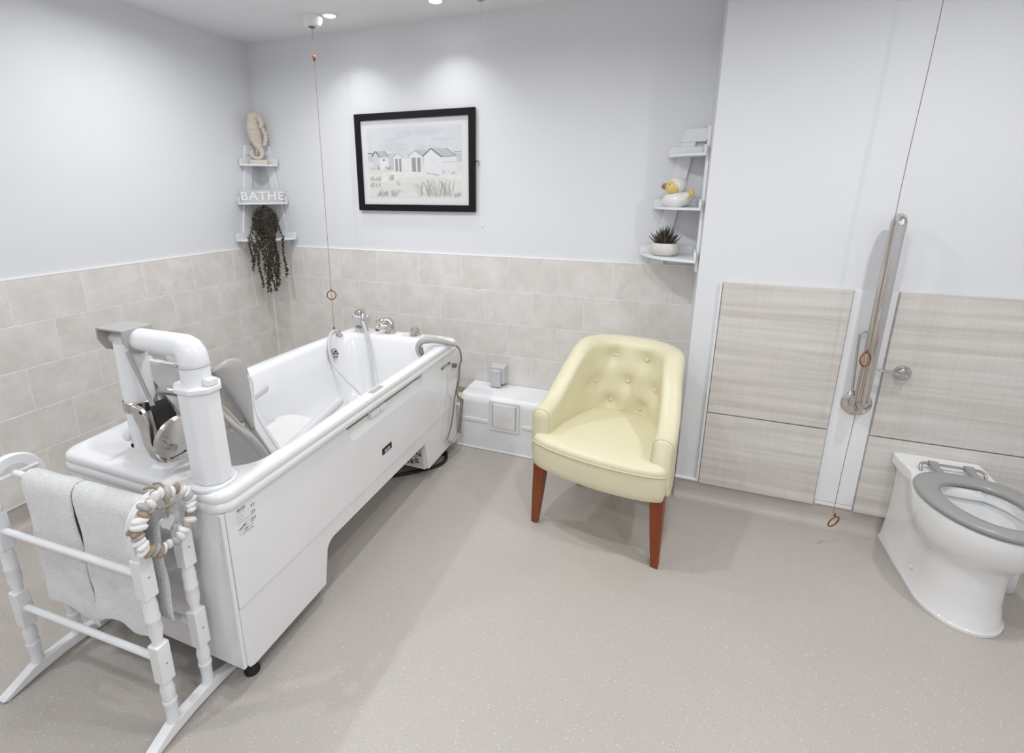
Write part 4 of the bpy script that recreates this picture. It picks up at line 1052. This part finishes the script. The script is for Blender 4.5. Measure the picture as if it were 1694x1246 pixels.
bo = G().loft(rings, True, True).build('back_and_arms', M['leather'], ch, ang=70)
for bx, bz in BTN:
    # sit each button in its dimple on the inner face
    best = None
    for r_ in rings:
        for q in r_[:NZ+1]:
            d_ = (q.x-bx)**2 + (q.z-bz)**2
            if q.y > 0.25 and (best is None or d_ < best[0]): best = (d_, q)
    q = best[1]
    G().ell((q.x, q.y-0.003, q.z), (0.0095, 0.006, 0.0095), 14, 10).build('button', M['leather'], bo)
def seat_outline(gx, gy, bow):
    pts = []
    n = 14
    for k in range(n+1):
        u = -1+2*k/n; pts.append((gx*u*(1-0.03*(abs(u)**8)), -0.028-gy - bow*(1-u*u) + 0.012*abs(u)**8))
    for k in range(1, 8): pts.append((gx*0.985, -0.02 + 0.26*k/7))
    for k in range(1, 16):
        a = PI*k/16; pts.append((gx*0.985*math.copysign(abs(math.cos(a))**0.8, math.cos(a)), 0.24+0.20*abs(math.sin(a))**0.8))
    for k in range(7, 0, -1): pts.append((-gx*0.985, -0.02 + 0.26*k/7))
    return [(x*(1 - 0.24*sstep(0.02, 0.44, y)), y) for x, y in pts]
o0 = seat_outline(0.290, 0.010, 0.040)
def scl(o, f): return [((x)*f, 0.16+(y-0.16)*f) for x, y in o]
rg = [[(x, y, z) for x, y in scl(o0, f)] for z, f in ((0.318, .95), (0.316, .975), (0.322, .992), (0.345, 1.0), (0.420, 1.0), (0.428, .996))]
G().loft(rg).build('seat_base', M['leather'], ch, ang=60)
rg = [[(x, y, z + cr*0.0) for x, y in scl(o0, f)] for z, f, cr in ((0.424, .985, 0), (0.434, .998, 0), (0.446, .992, 0), (0.455, .965, 0), (0.463, .90, 0), (0.468, .78, 0), (0.471, .55, 0), (0.472, .25, 0))]
G().loft(rg).build('seat_cushion', M['leather'], ch, ang=80)
G().tube([(x*1.001, 0.16+(y-0.16)*1.001, 0.430) for x, y in o0[:22]], 0.0038, 8).build('seat_piping', M['piping'], ch)
for s in (-1, 1):
    # piping round the front of each arm
    i0 = 1 if s < 0 else NS-1
    rl = rings[i0]
    G().tube([(q.x, q.y-0.002, q.z) for q in rl[3:-3]], 0.0032, 6).build('arm_piping', M['piping'], ch)
def leg(x0, y0, x1, y1, w0, w1, zt=0.335):
    rg = []
    for f in (0, 0.5, 1):
        x = x0+(x1-x0)*f; y = y0+(y1-y0)*f + 0.006*math.sin(PI*f)*(1 if y0 > .2 else 0); w = w0+(w1-w0)*f**0.8
        z = zt*f if f else 0.001
        rg.append([(x-w, y-w, z), (x+w, y-w, z), (x+w, y+w, z), (x-w, y+w, z)])
    G().loft(rg).build('leg', M['legwood'], ch, bev=0.003)
leg(-0.272, 0.004, -0.255, 0.018, 0.015, 0.028); leg(0.272, 0.004, 0.255, 0.018, 0.015, 0.028)
leg(-0.205, 0.400, -0.190, 0.335, 0.014, 0.026); leg(0.205, 0.400, 0.190, 0.335, 0.014, 0.026)

# ------------------------------------------------------------------ toilet
TX = 3.777; YW = PY0-0.002
wc_ = thing('toilet', 'white back-to-wall toilet pan with an open grey seat', 'toilet', (TX, YW, 0))
def pan_ring(z, wb, wm, yf, ym=-0.66, n=16):
    left = []
    for k in range(n+1):
        f = k/n; y = YW + (ym-YW)*f; left.append((wb + (wm-wb)*sstep(0.25, 1, f), y))
    for k in range(1, n+1):
        a = PI/2*k/n; left.append((wm*math.cos(a), ym + (yf-ym)*math.sin(a)))
    pts = [(TX-w, y, z) for w, y in left] + [(TX+w, y, z) for w, y in left[::-1][1:]]
    return pts
rg = [pan_ring(0.001, .128, .128, -.815), pan_ring(0.012, .128, .128, -.815), pan_ring(0.018, .122, .120, -.806), pan_ring(0.10, .116, .110, -.795), pan_ring(0.18, .113, .108, -.788), pan_ring(0.23, .113, .116, -.792),
      pan_ring(0.255, .113, .135, -.806), pan_ring(0.285, .114, .156, -.832), pan_ring(0.32, .116, .171, -.856), pan_ring(0.36, .120, .180, -.872), pan_ring(0.405, .126, .184, -.880), pan_ring(0.417, .126, .182, -.878), pan_ring(0.4205, .122, .176, -.872)]
n_ = len(rg[0])
def bowl(z, rx, ry, yc=-0.695):
    out = []
    for k in range(n_):
        # same order as pan_ring: start back-left, go round the front to back-right
        f = k/(n_-1); a = math.radians(118) + math.radians(304)*f - math.radians(0)
        out.append((TX + rx*math.cos(a), yc + ry*math.sin(a), z))
    return out
rg += [bowl(0.4205, .135, .162), bowl(0.412, .128, .155), bowl(0.385, .126, .152), bowl(0.380, .140, .165), bowl(0.33, .128, .150), bowl(0.27, .095, .115), bowl(0.235, .070, .085)]
G().loft(rg, True, True).build('pan', M['ceramic'], wc_, ang=50)
G().lathe([(0.088, 0), (0.002, 0)], (TX, -0.695, 0.258), 24, cap0=False).build('water', M['water'], wc_, smooth=False)
G().prism([(TX-.143, YW), (TX-.143, -.385), (TX-.132, -.50), (TX+.132, -.50), (TX+.143, -.385), (TX+.143, YW)], lambda a, b: (a, b, 0.372), lambda a, b: (a, b, 0.4225)).build('back_ledge', M['ceramic'], wc_, bev=0.009, seg=3)
for s in (-1, 1): G().ell((TX+s*0.118, -0.60, 0.075), (0.006, 0.008, 0.008), 10, 8).build('fixing_cap', M['plastic'], wc_)
# seat
def seat_ring(w, yb, yf, z, n=56, e=2.25):
    pts = []
    yc = (yb+yf)/2 + 0.02
    for k in range(n):
        a = 2*PI*k/n; c, s = math.cos(a), math.sin(a)
        ry = (yb-yc) if s > 0 else (yc-yf); ex = 2/e if s > 0 else 1.0
        pts.append((TX + w*math.copysign(abs(c)**ex, c), yc + ry*math.copysign(abs(s)**ex, s), z))
    return pts
zs = 0.428
so_, si_ = (0.186, -0.488, -0.886), (0.112, -0.560, -0.826)
def sr(t_, z):   # t 0 outer .. 1 inner
    return seat_ring(so_[0]+(si_[0]-so_[0])*t_, so_[1]+(si_[1]-so_[1])*t_, so_[2]+(si_[2]-so_[2])*t_, z)
rg = [sr(.05, zs), sr(0, zs+.004), sr(-.01, zs+.010), sr(.03, zs+.017), sr(.15, zs+.0205), sr(.5, zs+.022), sr(.85, zs+.0205), sr(.97, zs+.015), sr(1.0, zs+.008), sr(.95, zs)]
rg.append(rg[0])
st_ = G().loft(rg, False, False).build('seat', M['seatgrey'], wc_, ang=60)
for s in (-1, 1):
    G().box((TX-0.013+s*0.056, -0.505, zs+0.008), (TX+0.013+s*0.056, -0.440, zs+0.022)).build('hinge_tab', M['seatgrey'], st_, bev=0.004)
    G().cyl((TX-0.014+s*0.056, -0.437, zs+0.018), (TX+0.014+s*0.056, -0.437, zs+0.018), 0.012, n=16).build('hinge_knuckle', M['seatgrey'], st_)
    G().tube(smooth_path([(TX+s*0.068, -0.437, zs+0.018), (TX+s*0.090, -0.440, zs+0.018), (TX+s*0.100, -0.452, zs+0.012), (TX+s*0.100, -0.462, zs-0.006)], 4), 0.0062, 10).build('hinge_post', M['chrome'], wc_)
G().cyl((TX-0.068, -0.437, zs+0.018), (TX+0.068, -0.437, zs+0.018), 0.0058, n=12).build('hinge_rod', M['chrome'], wc_)
for s in (-1, 1):
    for y in (-.60, -.80): G().ell((TX+s*0.145*(1 if y > -.7 else .75), y, zs-0.002), (0.010, 0.010, 0.006), 10, 6).build('seat_buffer', M['black'], st_)
# service boss on the floor behind the pan
t = thing('pipe_cover', 'small white pipe cover standing low behind the toilet', 'pipe cover', (3.995, -0.53, 0))
G().loft([[(3.985+x, -0.500+y, z) for x, y in rrect(-w, w, -w, w, 0.016, 4, 1)] for z, w in ((0.001, .030), (0.006, .034), (0.10, .034), (0.108, .030))]).build('cover', M['plastic'], t, ang=50)
G().ell((3.962, -0.535, 0.030), (0.005, 0.004, 0.006), 8, 6).build('screw', M['taupe'], t)

# flush lever
t = thing('flush_lever', 'chrome flush lever on the wood panel above the toilet', 'lever', (3.605, PY0, 0.775))
RXm = Matrix.Rotation(PI/2, 3, 'X')
G().lathe([(0.031, 0), (0.031, 0.006), (0.024, 0.018), (0.016, 0.024), (0.014, 0.040)], (3.603, PY0, 0.776), 26, RXm).build('rosette', M['chrome'], t)
G().tube(smooth_path([(3.606, PY0-0.038, 0.776), (3.585, PY0-0.042, 0.777), (3.545, PY0-0.040, 0.783), (3.505, PY0-0.038, 0.788)], 5), [.014,.014,.013,.0125,.012,.0115,.011,.0105,.010,.0095,.009,.0085,.008,.0075,.007,.006], 14, squash=0.75).build('handle', M['chrome'], t)

# grab rail folded up against the wall
gx = 3.470
t = thing('grab_rail', 'chrome drop-down grab rail folded upright on the white strip', 'grab rail', (gx, YB-0.006, 0.62))
yw = YB-0.006
G().lathe([(0.056, 0), (0.056, 0.005), (0.050, 0.010), (0.030, 0.013)], (gx+0.004, yw, 0.615), 32, RXm).build('wall_flange', M['chrome'], t)
G().lathe([(0.030, 0.010), (0.030, 0.040), (0.024, 0.050)], (gx, yw, 0.620), 24, RXm).build('hinge_boss', M['chrome'], t)
G().torus((gx-0.002, yw-0.045, 0.625), 0.027, 0.009, (1, 0.0, 0.0), 24, 10).build('hinge_ring', M['chrome'], t)
y1_, y2_ = yw-0.045, yw-0.105
pa_ = [(gx-0.004, y1_, 0.640), (gx-0.004, y1_, 1.372)] + [(gx-0.004, (y1_+y2_)/2 + 0.030*math.cos(q), 1.372+0.030*math.sin(q)) for q in [PI*k/10 for k in range(1, 10)]] + [(gx-0.006, y2_, 1.372), (gx-0.006, y2_, 0.675)] + [(gx-0.005, (y1_+y2_)/2-0.03*math.cos(q), 0.675-0.035*math.sin(q)) for q in [PI/2*k/6 for k in range(1, 7)]]
G().tube(pa_, 0.0165, 18).build('rail_loop', M['chrome'], t)
G().tube([(gx-0.005, y2_, 1.365), (gx-0.005, y2_, 1.370)], 0.0172, 18).build('rail_collar', M['greyplastic'], t)
wl_ = smooth_path([(3.446, yw-0.020, 0.668), (3.438, yw-0.022, 0.80), (3.432, yw-0.022, 0.905), (3.440, yw-0.022, 0.932), (3.465, yw-0.022, 0.936), (3.492, yw-0.022, 0.930), (3.500, yw-0.022, 0.905), (3.502, yw-0.022, 0.80), (3.500, yw-0.020, 0.668)], 6)
G().tube(wl_, 0.0042, 8).build('roll_holder_wire', M['steel'], t)
